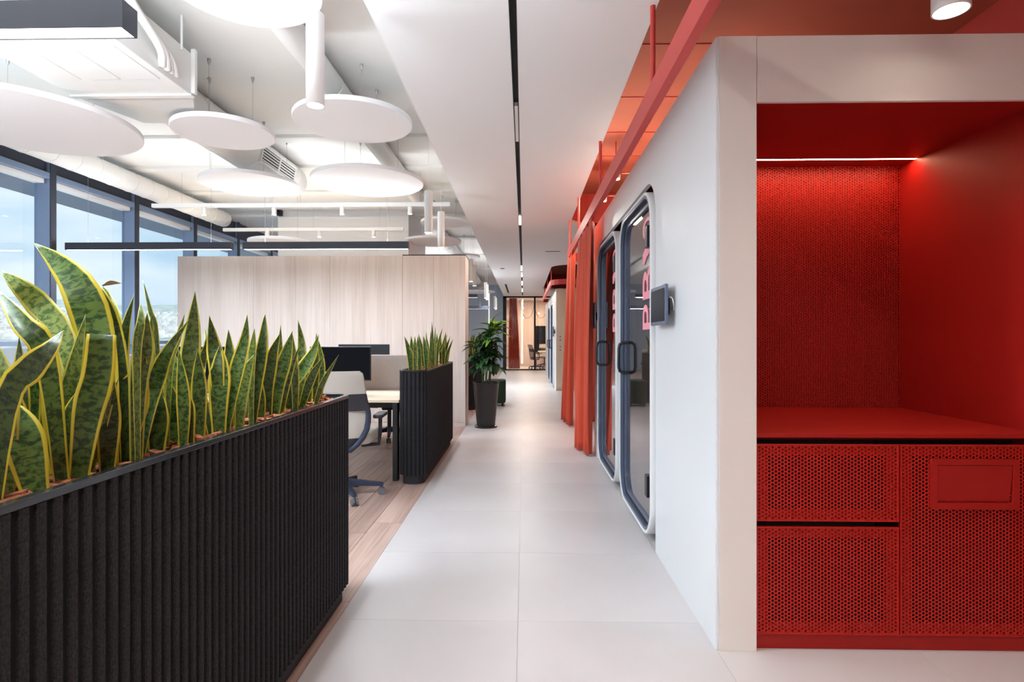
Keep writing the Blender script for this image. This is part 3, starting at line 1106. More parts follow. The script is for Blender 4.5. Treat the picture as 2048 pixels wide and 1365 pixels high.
def desk(x0, x1, y0, y1, label, legs=True):
    d = thing('desk', label, 'desk', ((x0 + x1) / 2, (y0 + y1) / 2, 0), group='bench desks')
    MB().box((x0, y0, .715), (x1, y1, .74)).build('desktop', M_oak_desk, d, bevel=.003)
    MB().box((x0 + .06, y0 + .12, .655), (x1 - .06, y0 + .17, .712)).build('frame_beam', M_black, d)
    MB().box((x0 + .06, y1 - .17, .655), (x1 - .06, y1 - .12, .712)).build('frame_beam', M_black, d)
    for xx in (x0 + .01, x1 - .06):
        MB().box((xx, y0 - .02 + .02, 0), (xx + .045, y0 + .09, .714)).build('leg', M_black, d, bevel=.003)
        MB().box((xx, y1 - .09, 0), (xx + .045, y1 - .01, .714)).build('leg', M_black, d, bevel=.003)
        MB().box((xx, y0 + .09, .62), (xx + .045, y1 - .09, .714)).build('leg_bar', M_black, d)
    return d


desk(-2.76, XD1, YD0, YD1, 'pale oak desk between planter and chair, seen edge-on')
desk(-4.40, -2.78, YD0, YD1, 'pale oak desk behind the near plants by the window')
desk(-2.76, XD1, YD1 + .06, 7.2, 'pale oak desk beyond the fabric divider beside the middle planter')
desk(-4.40, -2.78, YD1 + .06, 7.2, 'pale oak desk beyond the divider on the window half')
for x0, x1, lab in ((-2.74, XD1 - .02, 'grey fabric desk divider beside the middle planter'), (-4.38, -2.78, 'grey fabric desk divider behind the near plants')):
    ds = thing('desk_divider', lab, 'desk divider', ((x0 + x1) / 2, YD1 + .03, .6), group='fabric desk dividers')
    MB().box((x0, YD1 + .012, .70), (x1, YD1 + .048, 1.125)).build('fabric_panel', M_screenf, ds, bevel=.012, seg=3)
    for xx in (x0 + .25, x1 - .25):
        MB().box((xx - .02, YD1 + .004, .60), (xx + .02, YD1 + .056, .72)).build('clamp', M_black, ds)


def monitor(cx, y, z0, w, h, label, face=-1):
    m = thing('monitor', label, 'monitor', (cx, y, .74), group='black desk monitors')
    MB().box((cx - w / 2, y - .014, z0), (cx + w / 2, y + .014, z0 + h)).build('housing', M_mon, m, bevel=.006)
    MB().box((cx - w / 2 + .008, y + face * .0145 - .001, z0 + .014), (cx + w / 2 - .008, y + face * .0145 + .001, z0 + h - .008)).build('screen', M_screen, m)
    yb = y - face * .10
    MB().box((cx - .02, min(y - face * .014, yb), z0 + h * .4), (cx + .02, max(y - face * .014, yb), z0 + h * .4 + .04)).build('arm', M_black, m)
    MB().tube([(cx, yb, .74), (cx, yb, z0 + h * .5)], .016, 10).build('post', M_black, m, smooth=True)
    MB().box((cx - .06, yb - .05, .740), (cx + .06, yb + .05, .752)).build('foot', M_black, m, bevel=.003)
    return m


mr_ = at(742, 726, 5.72)
monitor(mr_.x - .31, 5.72, .875, .62, .345, 'black monitor above the grey chair in front of the divider')
mr2 = at(779, 700, 6.62)
monitor(mr2.x - .30, 6.62, .90, .60, .335, 'second monitor peeking over the fabric divider', face=1)
monitor(-3.3, 5.72, .875, .62, .345, 'black monitor behind the near plants on the window desk')


def office_chair(loc, rz, label, name='office_chair', grp='grey office chairs'):
    """chair faces local +y, its back towards local -y"""
    c = thing(name, label, 'chair', (0, 0, 0), group=grp)
    # star base
    hub = MB().lathe([(.045, .09), (.05, .10), (.05, .15), (.035, .16)], (0, 0), 16)
    hub.build('base_hub', M_chair, c, smooth=True)
    for k in range(5):
        a = 2 * PI * k / 5 + .22
        d = Vector((math.cos(a), math.sin(a), 0))
        n = Vector((-d.y, d.x, 0))
        mb = MB()
        for (r, hw, zt, zb) in ((.03, .030, .150, .095), (.30, .020, .105, .072), (.325, .017, .100, .072)):
            p = d * r
            mb.v += [tuple(p - n * hw + Vector((0, 0, zb))), tuple(p + n * hw + Vector((0, 0, zb))), tuple(p + n * hw * .7 + Vector((0, 0, zt))), tuple(p - n * hw * .7 + Vector((0, 0, zt)))]
        for i in range(2):
            for j in range(4):
                mb.f.append((i * 4 + j, i * 4 + (j + 1) % 4, i * 4 + 4 + (j + 1) % 4, i * 4 + 4 + j))
        mb.f += [(3, 2, 1, 0), (8, 9, 10, 11)]
        mb.build('base_leg', M_chairb, c, bevel=.004)
        cp = d * .31
        cs = MB()
        for s in (-1, 1):
            o = cp + n * s * .016
            cs.tube([o - n * .010 + Vector((0, 0, .030)), o + n * .010 + Vector((0, 0, .030))], .030, 16)
        cs.tube([cp + Vector((0, 0, .03)), cp + Vector((0, 0, .075))], .009, 8)
        cs.build('caster', M_cast, c, smooth=True)
    MB().tube([(0, 0, .15), (0, 0, .40)], [.026, .026], 14).build('gas_column', M_chair, c, smooth=True)
    MB().box((-.10, -.14, .385), (.10, .12, .425)).build('mechanism', M_chair, c, bevel=.012)
    # seat
    MB().prism(rrect(-.255, -.19, .255, .27, .10, 6), .455, .545).build('seat', M_grey, c, bevel=.022, seg=4)
    # back: S-curved profile along z
    HW = [(.45, .16), (.50, .205), (.58, .245), (.66, .262), (.74, .262), (.82, .246), (.90, .236), (.98, .232), (1.03, .225), (1.05, .20)]

    def hw(z):
        for (z0, w0), (z1, w1) in zip(HW[:-1], HW[1:]):
            if z <= z1:
                return w0 + (w1 - w0) * (z - z0) / (z1 - z0)
        return HW[-1][1]

    def yc(z):
        return -.235 - .10 * ((z - .45) / .6) ** 1.3 + .02 * math.sin((z - .45) * 7)

    def shell(z0, z1, inset, dy, th, mname, m, nv=10):
        mb = MB()
        f = lambda side: (lambda u, v: (lambda z: ((u * 2 - 1) * (hw(z) - inset), yc(z) + dy + side * th + .06 * (u * 2 - 1) ** 2, z))(z0 + (z1 - z0) * v))
        mb.grid(f(-.5), 10, nv)
        k = len(mb.v)
        mb.grid(f(.5), 10, nv)
        nu = 11
        for v in range(nv):
            for u in (0, 10):
                a = v * nu + u
                mb.f.append((a, a + nu, k + a + nu, k + a))
        for v in (0, nv):
            for u in range(10):
                a = v * nu + u
                mb.f.append((a, a + 1, k + a + 1, k + a))
        return mb.build(mname, m, c, smooth=True)
    shell(.87, 1.05, 0, 0, .030, 'headband', M_grey)
    shell(.735, .868, -.001, -.004, .034, 'back_band', M_chair)
    shell(.515, .733, .032, .004, .030, 'backrest', M_grey)
    for s in (-1, 1):
        pts = [(s * (hw(z) - .012), yc(z) + .05, z) for z in (.74, .70, .64, .58, .52, .47)] + [(s * .11, -.20, .42), (s * .04, -.12, .405)]
        MB().tube(pts, [.020, .022, .023, .023, .023, .022, .020, .018], 10).build('back_frame', M_chairb if s > 0 else M_chair, c, smooth=True)
    shell(.455, .513, .03, .0, .026, 'lower_band', M_chair, 3)
    for s in (-1, 1):
        MB().tube([(s * .15, .02, .42), (s * .29, .02, .43), (s * .30, .02, .52), (s * .30, .03, .655)], .016, 8).build('armrest_post', M_chair, c, smooth=True)
        MB().prism(rrect(s * .30 - .04, -.10, s * .30 + .04, .16, .03, 4), .655, .685).build('armrest', M_chair, c, bevel=.008)
    c.location = loc
    c.rotation_euler = (0, 0, rz)
    return c


cx = at(672, 800, 4.62)
ch1 = office_chair((cx.x + .05, 4.64, 0), .06, 'grey office chair with dark frame between the near planter and the desk')
ch2 = copy_tree(ch1)
tag(ch2, 'grey office chair facing us behind the desk, mostly hidden under it')
ch2.location = (-1.75, 7.35, 0)
ch2.rotation_euler = (0, 0, PI + .3)
ch3 = copy_tree(ch1)
tag(ch3, 'grey office chair behind the near plants by the window')
ch3.location = (-3.35, 4.7, 0)
ch3.rotation_euler = (0, 0, -.2)

# ================================================================== right block: cladding and niche
YB1 = 6.45
clad = thing('wall_cladding', 'white laminate cladding of the booth block', 'wall panel', (X_CL, Y_F, 0), kind='structure')
yo0, yo1, zo = 3.475, 6.18, 2.30
outl = [(Y_F + .004, 0), (yo0, 0), (yo0, zo - .24)] + [(yo0 + .24 - .24 * math.cos(math.radians(a)), zo - .24 + .24 * math.sin(math.radians(a))) for a in range(15, 91, 15)] \
    + [(yo1 - .2 + .2 * math.sin(math.radians(a)), zo - .2 + .2 * math.cos(math.radians(a))) for a in range(0, 91, 15)] + [(yo1, 0), (YB1, 0), (YB1, Z_BLK), (Y_F + .004, Z_BLK)]
MB().prism(outl, X_CL, X_CL + .03, 'x').build('side_panel', M_clad, clad, bevel=.0015)
MB().box((X_CL + .10, yo0, 0), (X_CL + .12, yo1, zo)).build('recess_back', M_clad, clad)
MB().box((X_CL, YB1 - .001, 0), (X_R, YB1 + .02, Z_BLK)).build('end_panel', M_clad, clad)
MB().box((X_CL + .03, Y_F + .9, Z_BLK - .05), (X_R, YB1, Z_BLK - .03)).build('top_panel', M_redwall, clad)
MB().box((X_CL + .004, Y_F, 0), (X_CL + .012, Y_F + .02, Z_BLK)).build('corner_edge', M_clad, clad)
MB().box((1.44, 4.3, Z_BLK - .03), (1.47, YB1 - .1, Z_BLK - .02)).build('cove_light', M_lampw, clad)  # hidden on the block top, added to lighten corridor ceiling and red slab
add_light('AREA', 'cove_lamp', (1.455, 5.35, Z_BLK - .015), 8, (1, .88, .74), clad, rot=(PI, 0, 0), shape='RECTANGLE', size=.03, size_y=2.0)
XP = at(1513, 700, Y_F).x
MB().box((X_CL + .013, Y_F - .004, 0), (XP - .001, Y_F + .016, Z_BLK)).build('pilaster', M_pil, clad, bevel=.001)
ZN = at(1700, 203, Y_F).z
MB().box((XP + .001, Y_F - .002, ZN), (X_R - .3, Y_F + .016, Z_BLK)).build('beam_panel', M_pil, clad, bevel=.001)
MB().box((XP - .02, Y_F + .016, 0), (XP - .002, Y_F + .9, Z_BLK)).build('side_return', M_red, clad)

# niche interior
YN = 3.30
XNR = at(1799, 600, YN).x
nic = thing('wall_niche', 'deep red niche lining above the counter', 'niche', (XP, YN, 0), kind='structure')
MB().box((XNR, Y_F + .016, .0), (XNR + .02, YN + .05, ZN + .03)).build('side_lining', M_red, nic)
MB().box((XP, Y_F + .016, ZN), (XNR, YN - .155, ZN + .02)).build('top_lining', M_red, nic)
MB().box((XP, YN - .125, ZN + .004), (XNR, YN + .05, ZN + .024)).build('top_lining_rear', M_red, nic)
MB().box((XP - .002, YN + .014, .8), (XNR, YN + .03, ZN + .01)).build('backing', M_redwall, nic)


def perf(x0, x1, z0, z1, y, cw=.01375, chh=.0155, r=.0053, sides=8):
    """perforated sheet in the plane y: staggered columns of round holes"""
    nc = max(1, round((x1 - x0) / cw))
    nrw = max(1, round((z1 - z0) / chh))
    cw, chh = (x1 - x0) / nc, (z1 - z0) / nrw
    mb = MB()
    for i in range(nc):
        xa, xb = x0 + i * cw, x0 + (i + 1) * cw
        xm = (xa + xb) / 2
        off = .25 if i % 2 else -.25
        edges = [z0 + (j + off + .0) * chh for j in range(nrw + 1)]
        edges = [z0] + [z0 + (j + (.5 if i % 2 else 0)) * chh for j in range(1, nrw)] + [z1]
        if i % 2:
            edges = [z0, z0 + chh * .5] + [z0 + (j + .5) * chh for j in range(1, nrw)] + [z1]
        for za, zb in zip(edges[:-1], edges[1:]):
            if zb - za < 1e-6:
                continue
            k = len(mb.v)
            if zb - za < chh * .9:      # half cell at the rim stays closed
                mb.v += [(xa, y, za), (xb, y, za), (xb, y, zb), (xa, y, zb)]
                mb.f.append((k, k + 1, k + 2, k + 3))
                continue
            zm = (za + zb) / 2
            bd = [(xb, zm), (xb, zb), (xm, zb), (xa, zb), (xa, zm), (xa, za), (xm, za), (xb, za)]
            mb.v += [(p, y, q) for p, q in bd]
            for s in range(8):
                a = 2 * PI * s / 8
                mb.v.append((xm + r * math.cos(a), y, zm + r * math.sin(a)))
            for s in range(8):
                s2 = (s + 1) % 8
                mb.f.append((k + s, k + s2, k + 8 + s2, k + 8 + s))
            for s in range(8):
                a = 2 * PI * s / 8
                mb.v.append((xm + r * math.cos(a), y + .0016, zm + r * math.sin(a)))
            for s in range(8):
                s2 = (s + 1) % 8
                mb.f.append((k + 8 + s, k + 8 + s2, k + 16 + s2, k + 16 + s))
    return mb


perf(XP, XNR, .90, ZN + .004, YN).build('perforated_panel', M_redm, nic)
# LED line in the ceiling slot
led = thing('led_strip', 'glowing warm light line across the niche ceiling', 'light strip', ((XP + XNR) / 2, YN - .14, ZN))
MB().box((XP + .002, YN - .150, ZN + .002), (XNR - .002, YN - .130, ZN + .010)).build('diffuser', M_led, led)
add_light('AREA', 'led_lamp', ((XP + XNR) / 2, YN - .14, ZN - .002), LV['niche'], (1, .50, .30), led, shape='RECTANGLE', size=XNR - XP - .02, size_y=.012)

# counter + cabinets
ZCT = at(1700, 868, Y_F).z
wt = tag(MB().box((XP, Y_F + .005, ZCT - .018), (XNR, YN + .012, ZCT)).build('worktop', M_red, bevel=.001, loc=((XP + XNR) / 2, Y_F, ZCT)), 'thin red worktop in the niche above the perforated cabinets', 'worktop')
XM = at(1801, 1000, Y_F).x
zt, z1a, z1b, zb_ = at(1700, 890, Y_F).z, at(1700, 1045, Y_F).z, at(1700, 1056, Y_F).z, at(1700, 1272, Y_F).z


def perf_front(name, parent, x0, x1, z0, z1, y, win=None):
    """folded steel front: rim lip, perforated sheet, red flange behind the border"""
    o = perf(x0 + .006, x1 - .006, z0 + .006, z1 - .006, y + .003).build(name, M_redm, parent)
    ol = [(x0, z0), (x1, z0), (x1, z1), (x0, z1)]
    il = [(x0 + .006, z0 + .006), (x1 - .006, z0 + .006), (x1 - .006, z1 - .006), (x0 + .006, z1 - .006)]
    MB().ring(ol, il, y, y + .018, 'y').build('lip', M_redm, o, bevel=.001)
    b = .048
    il2 = [(x0 + b, z0 + b), (x1 - b, z0 + b), (x1 - b, z1 - b), (x0 + b, z1 - b)]
    MB().ring(ol, il2, y + .013, y + .016, 'y').build('flange', M_redm, o)
    return o


cab = thing('drawer_cabinet', 'red cabinet with two perforated steel drawers under the worktop', 'cabinet', ((XP + XM) / 2, Y_F + .3, 0))
MB().box((XP + .012, Y_F + .16, .06), (XM - .006, YN, zt)).build('body', M_dark, cab)
MB().box((XP, Y_F + .022, 0), (XM, Y_F + .06, zb_ + .02)).build('plinth', M_red, cab)
MB().box((XP + .001, Y_F + .12, zt), (XM, YN, ZCT - .018)).build('top_rail', M_red, cab)
perf_front('drawer', cab, XP + .002, XM - .003, z1a, zt, Y_F + .004)
perf_front('drawer', cab, XP + .002, XM - .003, zb_, z1b, Y_F + .004)
cb2 = thing('waste_cabinet', 'red perforated cabinet door with a framed waste flap', 'cabinet', ((XM + XNR) / 2, Y_F + .3, 0))
MB().box((XM + .006, Y_F + .16, .06), (XNR - .006, YN, zt)).build('body', M_dark, cb2)
MB().box((XM, Y_F + .022, 0), (XNR, Y_F + .06, zb_ + .02)).build('plinth', M_red, cb2)
MB().box((XM, Y_F + .12, zt), (XNR, YN, ZCT - .018)).build('top_rail', M_red, cb2)
dr = perf_front('door', cb2, XM + .003, XNR - .002, zb_, zt, Y_F + .004)
f0, f1 = at(1862, 1019, Y_F), at(2038, 920, Y_F)
i0, i1 = at(1873, 1006, Y_F), at(2025, 931, Y_F)
MB().ring(rrect(f0.x, f0.z, f1.x, f1.z, .004, 2), rrect(i0.x, i0.z, i1.x, i1.z, .001, 2), Y_F - .006, Y_F + .012, 'y').build('flap_frame', M_red, dr, bevel=.001)
# tilting flap: its lower end swings inward
mbf = MB()
mbf.v = [(i0.x + .001, Y_F + .004, i0.z + .006), (i1.x - .010, Y_F + .004, i0.z + .006), (i1.x - .001, Y_F - .0045, i1.z - .002), (i0.x + .001, Y_F - .0045, i1.z - .002),
         (i0.x + .001, Y_F + .0065, i0.z + .006), (i1.x - .010, Y_F + .0065, i0.z + .006), (i1.x - .001, Y_F + .0, i1.z - .002), (i0.x + .001, Y_F + .0, i1.z - .002)]
mbf.f = [(0, 1, 2, 3), (7, 6, 5, 4), (0, 4, 5, 1), (1, 5, 6, 2), (2, 6, 7, 3), (3, 7, 4, 0)]
mbf.build('flap', M_red, dr)
MB().box((i0.x, Y_F + .02, i0.z), (i1.x, Y_F + .026, i1.z)).build('chute', M_redwall, dr)


# ================================================================== phone booths
def letter_mesh(ch):
    cu = bpy.data.curves.new('letter', 'FONT')
    cu.body = ch
    cu.size = 1.0
    cu.extrude = .002
    cu.offset = .012
    ob = bpy.data.objects.new('letter_src', cu)
    COL.objects.link(ob)
    dg = bpy.context.evaluated_depsgraph_get()
    me = bpy.data.meshes.new_from_object(ob.evaluated_get(dg))
    bpy.data.objects.remove(ob)
    me.materials.clear()
    me.materials.append(M_pink)
    return me


LET = {}


def booth(y0, y1, xf, label, letters=True, zt=2.245, zb=.045, depth=.95):
    b = thing('phone_booth', label, 'phone booth', (xf + depth / 2, (y0 + y1) / 2, 0), group='phone booths')
    r = .22
    so = rrect(y0, zb, y1, zt, r, 8)
    si = rrect(y0 + .022, zb + .022, y1 - .022, zt - .022, r - .02, 8)
    MB().ring(so, si, xf, xf + .16, 'x').build('shell', M_clad, b, bevel=.012, seg=3)
    MB().box((xf + .16, y0 + .01, 0), (xf + depth, y1 - .01, zb + .04)).build('plinth', M_blackm, b)
    fo, fi = si, rrect(y0 + .040, zb + .040, y1 - .040, zt - .040, r - .035, 8)
    MB().ring(fo, fi, xf + .005, xf + .034, 'x').build('outer_frame', M_navy, b, smooth=True, bevel=.003)
    go = rrect(y0 + .042, zb + .042, y1 - .042, zt - .042, r - .037, 8)
    gi = rrect(y0 + .060, zb + .060, y1 - .060, zt - .060, r - .053, 8)
    MB().ring(go, gi, xf + .029, xf + .037, 'x').build('gasket', M_blackm, b, smooth=True)
    df = MB().ring(gi, rrect(y0 + .085, zb + .085, y1 - .085, zt - .085, r - .075, 8), xf + .032, xf + .052, 'x').build('door_frame', M_navy, b, smooth=True, bevel=.002)
    xg = xf + .044
    gp = MB().prism(rrect(y0 + .08, zb + .08, y1 - .08, zt - .08, r - .07, 8), xg, xg + .008, 'x').build('door_glass', M_podglass, b)
    # inside of the booth
    MB().box((xf + depth - .02, y0 + .02, zb), (xf + depth, y1 - .02, zt)).build('rear_lining', M_podin, b)
    MB().box((xf + .16, y0 + .005, zb), (xf + depth, y0 + .02, zt)).build('side_lining', M_podin, b)
    MB().box((xf + .16, y1 - .02, zb), (xf + depth, y1 - .005, zt)).build('side_lining', M_podin, b)
    MB().box((xf + .16, y0 + .02, zt - .02), (xf + depth, y1 - .02, zt)).build('top_lining', M_podin, b)
    # pull handle near the far stile, inside and outside
    yh = y1 - .115
    for s, nm in ((-1, 'handle'), (1, 'inner_handle')):
        xa = xg if s < 0 else xg + .008
        pts = [(xa, yh, 1.03), (xa + s * .035, yh, 1.03), (xa + s * .058, yh, 1.045), (xa + s * .065, yh, 1.075), (xa + s * .065, yh, 1.225), (xa + s * .058, yh, 1.255), (xa + s * .035, yh, 1.27), (xa, yh, 1.27)]
        MB().tube(pts, .012, 10).build(nm, M_black, b, smooth=True)
    for z in (zt - .36, zb + .24):
        MB().box((xf + .012, y0 + .15, z), (xf + .05, y0 + .22, z + .14)).build('hinge', M_black, b, bevel=.004)
    if letters:
        for ch, z0, hz, wz in (('P', 1.361, .166, .29), ('B', 1.562, .21, .29), ('O', 1.955, .142, .29)):
            if ch not in LET:
                LET[ch] = letter_mesh(ch)
            me = LET[ch]
            xs = [v.co.x for v in me.vertices]
            ys = [v.co.y for v in me.vertices]
            o = bpy.data.objects.new('letter', me)
            COL.objects.link(o)
            o.parent = b
            sx = hz / (max(xs) - min(xs))
            sy = wz / (max(ys) - min(ys))
            # letter right -> +z, letter up -> +y, out of the page -> -x
            Mx = Matrix(((0, 0, -1, 0), (0, sy, 0, 0), (sx, 0, 0, 0), (0, 0, 0, 1)))
            yb = y0 + .115
            o.matrix_local = Matrix.Translation(Vector((xg - .003, yb, z0)) - root_loc(b)) @ Mx @ Matrix.Translation((-min(xs), -min(ys), 0))
        # hooked third letter
        y_, z_ = y0 + .115, 1.80
        hook = [(y_, z_ + .075), (y_ + .17, z_ + .04), (y_ + .24, z_ + .0), (y_ + .29, z_ + .0), (y_ + .29, z_ + .07), (y_ + .22, z_ + .10), (y_, z_ + .14)]
        MB().prism(hook, xg - .005, xg - .001, 'x').build('letter', M_pink, b)
    return b


XF = .77
booth(3.485, 4.62, XF, 'near phone booth with reflective glass door beside the tablet')
booth(4.80, 5.98, XF, 'second phone booth with glass door beside the curtain')


def tablet(y0, y1, z0, z1, label):
    t = thing('wall_tablet', label, 'tablet', (X_CL, (y0 + y1) / 2, z0), group='booking tablets')
    xf = X_CL - .055
    MB().prism(rrect(y0, z0, y1, z1, .012, 4), xf, xf + .016, 'x').build('housing', M_navy, t, bevel=.003)
    MB().box((xf - .0012, y0 + .02, z0 + .02), (xf + .001, y1 - .02, z1 - .02)).build('screen', M_screen, t)
    MB().box((xf + .016, (y0 + y1) / 2 - .05, (z0 + z1) / 2 - .05), (X_CL, (y0 + y1) / 2 + .05, (z0 + z1) / 2 + .05)).build('bracket', M_black, t, bevel=.004)
    zc = (z0 + z1) / 2
    pts = catmull([Vector((xf + .014, y0 + .05, zc + .03)), Vector((xf + .03, y0 - .005, zc + .035)), Vector((xf + .04, y0 - .012, zc)), Vector((X_CL, y0 + .04, zc - .03))], 12)
    MB().tube(pts, .0028, 6).build('cable', M_white2, t, smooth=True)
    return t


ta = at(1333, 568, 2.98)
tablet(3.01, 3.36, 1.375, 1.592, 'black tablet on the white wall beside the near booth door')
tablet(6.02, 6.36, 1.41, 1.69, 'black tablet beside the red curtain')


# ================================================================== curtains and rails
def rail(name, path, z0, z1, label, rods, wdt=.045):
    r = thing(name, label, 'curtain rail', (path[0][0], path[0][1], z0))
    mb = MB()
    n = len(path)
    k = 0
    for i, (x, y) in enumerate(path):
        a = Vector(path[max(i - 1, 0)])
        b = Vector(path[min(i + 1, n - 1)])
        d = (b - a).normalized()
        nn = Vector((d.y, -d.x)) * wdt
        mb.v += [(x, y, z0), (x, y, z1), (x + nn.x, y + nn.y, z1), (x + nn.x, y + nn.y, z0)]
    for i in range(n - 1):
        for j in range(4):
            mb.f.append((i * 4 + j, i * 4 + (j + 1) % 4, i * 4 + 4 + (j + 1) % 4, i * 4 + 4 + j))
    mb.f += [(0, 1, 2, 3), tuple((n - 1) * 4 + j for j in (3, 2, 1, 0))]
    mb.build('track', M_rail, r, bevel=.002)
    for x, y in rods:
        MB().tube([(x, y, z1 - .005), (x, y, Z_SLAB)], .014, 10).build('rod', M_rail, r, smooth=True)
    return r


RX = .655
rail('curtain_rail', [(RX, -1.0), (RX, 8.6)] + arc(RX + .25, 8.6, .25, 180, 90, 5)[1:] + [(2.8, 8.85)], 2.50, 2.625, 'long red curtain rail hung beside the booth block', [(RX + .022, y) for y in (1.0, 3.0, 5.05, 7.05, 8.4)])
rail('curtain_rail', [(2.8, 13.5), (1.1, 13.5)] + arc(.68 + .42, 13.92, .42, 270, 180, 5)[1:] + [(.68, 20.2), (1.2, 20.4)], 2.60, 2.72, 'curved red curtain rail hung above the far lockers', [(.70, 19.3), (.70, 16.8), (.705, 14.6), (1.4, 13.52), (2.2, 13.52)], wdt=-.045)


def curtain(label, top, bot, zt, zb, n, amp_t, amp_b, ph=0.0, group='red drapes'):
    """pleated cloth; top/bot = ((x0,y0),(x1,y1))"""
    def P(u, v):
        z = zb + (zt - zb) * v
        s = v ** 1.4
        a0 = Vector(bot[0]).lerp(Vector(bot[1]), u)
        a1 = Vector(top[0]).lerp(Vector(top[1]), u)
        c = a0.lerp(a1, s)
        d = (Vector(bot[1]) - Vector(bot[0])).normalized()
        nn = Vector((-d.y, d.x))
        uu = u + .03 * math.sin(5 * u + 3 * v + ph)
        amp = amp_b + (amp_t - amp_b) * v
        w = math.sin(2 * PI * n * uu + ph) + .28 * math.sin(4 * PI * n * uu + 1.7 + ph + 1.2 * v) + .3 * math.sin(2 * PI * n * .5 * uu + 2 * v)
        c = c + nn * amp * w + d * (.25 * amp * math.cos(2 * PI * n * uu + ph))
        return (c.x, c.y, z)
    o = MB().grid(P, n * 24, 24).build('curtain', M_curt, None, smooth=True, solid=.004, loc=(bot[0][0], bot[0][1], zb))
    tag(o, label, 'curtain', group)
    return o


curtain('full-length red curtain hanging closest to the second booth', ((.68, 5.62), (.68, 6.95)), ((.735, 6.28), (.60, 6.85)), 2.505, .012, 4, .026, .046)
curtain('red curtain gathered at the rail corner beyond the first', ((.68, 7.75), (.68, 8.75)), ((.70, 8.35), (.63, 9.05)), 2.505, .012, 3, .028, .045, 1.0)
curtain('narrow red curtain turning back along the cross rail', ((.98, 8.82), (1.5, 8.82)), ((.98, 8.82), (1.5, 8.82)), 2.505, .012, 4, .02, .03, 2.0)

# ================================================================== ceiling lights
pend_me = MB().lathe([(.002, .432), (.040, .432), (.0425, .428), (.0425, 0), (.038, 0), (.038, .012), (.002, .012)], seg=28).mesh('body', M_white2, smooth=True)
pend_lamp = MB().lathe([(.0375, .0025), (.0375, .010)], seg=24).mesh('lens', M_lampw)


def pendant(x, y, zb, label, ztop=Z_SLAB, lit=True, sc=1.0):
    p = thing('pendant_light', label, 'pendant lamp', (x, y, zb), group='white cylinder pendants')
    b = inst(pend_me, 'body', p, (x, y, zb), (0, 0, 0), (sc, sc, sc))
    try:
        pend_me.set_sharp_from_angle(angle=math.radians(40))
    except Exception:
        pass
    inst(pend_lamp, 'lens', p, (x, y, zb), (0, 0, 0), (sc, sc, sc))
    MB().tube([(x, y, zb + .43 * sc), (x, y, ztop)], .0022, 6).build('cable', M_white2, p)
    if lit:
        add_light('SPOT', 'pendant_lamp', (x, y, zb - .004), LV['pendant'] * (LV['rear'] if y < 0 else 1), COOLW if y > 0 else TUNG, p, spot_size=math.radians(115), spot_blend=.6, shadow_soft_size=.035)  # lamps behind the viewer boosted to brighten the block front
    return p


for (x, y), lab in zip(((-.985, 2.66), (-.99, 5.87), (-1.0, 6.83), (-1.02, 10.9), (-1.03, 11.8), (-1.04, 15.4), (-1.04, 16.0), (-1.05, 20.4), (-1.05, 21.2), (-.985, 1.2), (-.985, -2.4), (-.985, -3.4)), (
        'large white cylinder pendant over the near planter', 'white cylinder pendant at the end of the white track bar',
        'white cylinder pendant above the corner of the oak divider', 'first of the far cylinder pendants past the oak divider',
        'second of the far cylinder pendants past the oak divider', 'third of the far cylinder pendants past the oak divider',
        'fourth of the far cylinder pendants past the oak divider', 'fifth of the far cylinder pendants, near the glass room',
        'last of the far cylinder pendants, near the glass room', 'white cylinder pendant over the planter end behind the picture edge',
        'first cylinder pendant of the row behind the viewer', 'second cylinder pendant of the row behind the viewer')):
    pendant(x, y, 2.40, lab)  # the pair behind the viewer is unseen, added for its light


def linear(x0, x1, y, zb, label, wd_=.075, ht=.085, lit=True, up='up'):
    p = thing('linear_pendant', label, 'pendant lamp', ((x0 + x1) / 2, y, zb), group='black linear pendants')
    MB().ring([(x0, y - wd_ / 2), (x1, y - wd_ / 2), (x1, y + wd_ / 2), (x0, y + wd_ / 2)], [(x0 + .006, y - wd_ / 2 + .004), (x1 - .006, y - wd_ / 2 + .004), (x1 - .006, y + wd_ / 2 - .004), (x0 + .006, y + wd_ / 2 - .004)], zb, zb + ht).build('profile', M_facd, p)
    MB().box((x0 + .006, y - wd_ / 2 + .004, zb + .003), (x1 - .006, y + wd_ / 2 - .004, zb + .02)).build('diffuser', M_lamp, p)
    MB().box((x0 + .006, y - wd_ / 2 + .004, zb + ht - .02), (x1 - .006, y + wd_ / 2 - .004, zb + ht - .004)).build('uplight', M_lamp, p)  # upward glow added to the bars to brighten the slab evenly
    for xx in (x0 + .25, x1 - .25):
        MB().tube([(xx, y, zb + ht - .01), (xx, y, Z_SLAB)], .0016, 5).build('cable', M_steel, p)
    if lit:
        L = x1 - x0 - .1
        add_light('AREA', 'down_lamp', ((x0 + x1) / 2, y, zb - .003), LV['bar' if up == 'up' else 'bar_near'], (.76, .88, 1.0), p, shape='RECTANGLE', size=L, size_y=wd_ * .8)
        add_light('AREA', 'up_lamp', ((x0 + x1) / 2, y, zb + ht + .003), LV[up], (.82, .92, 1.0), p, rot=(PI, 0, 0), shape='RECTANGLE', size=L, size_y=wd_ * .8)  # added lamp: lifts slab and corridor ceiling
    return p


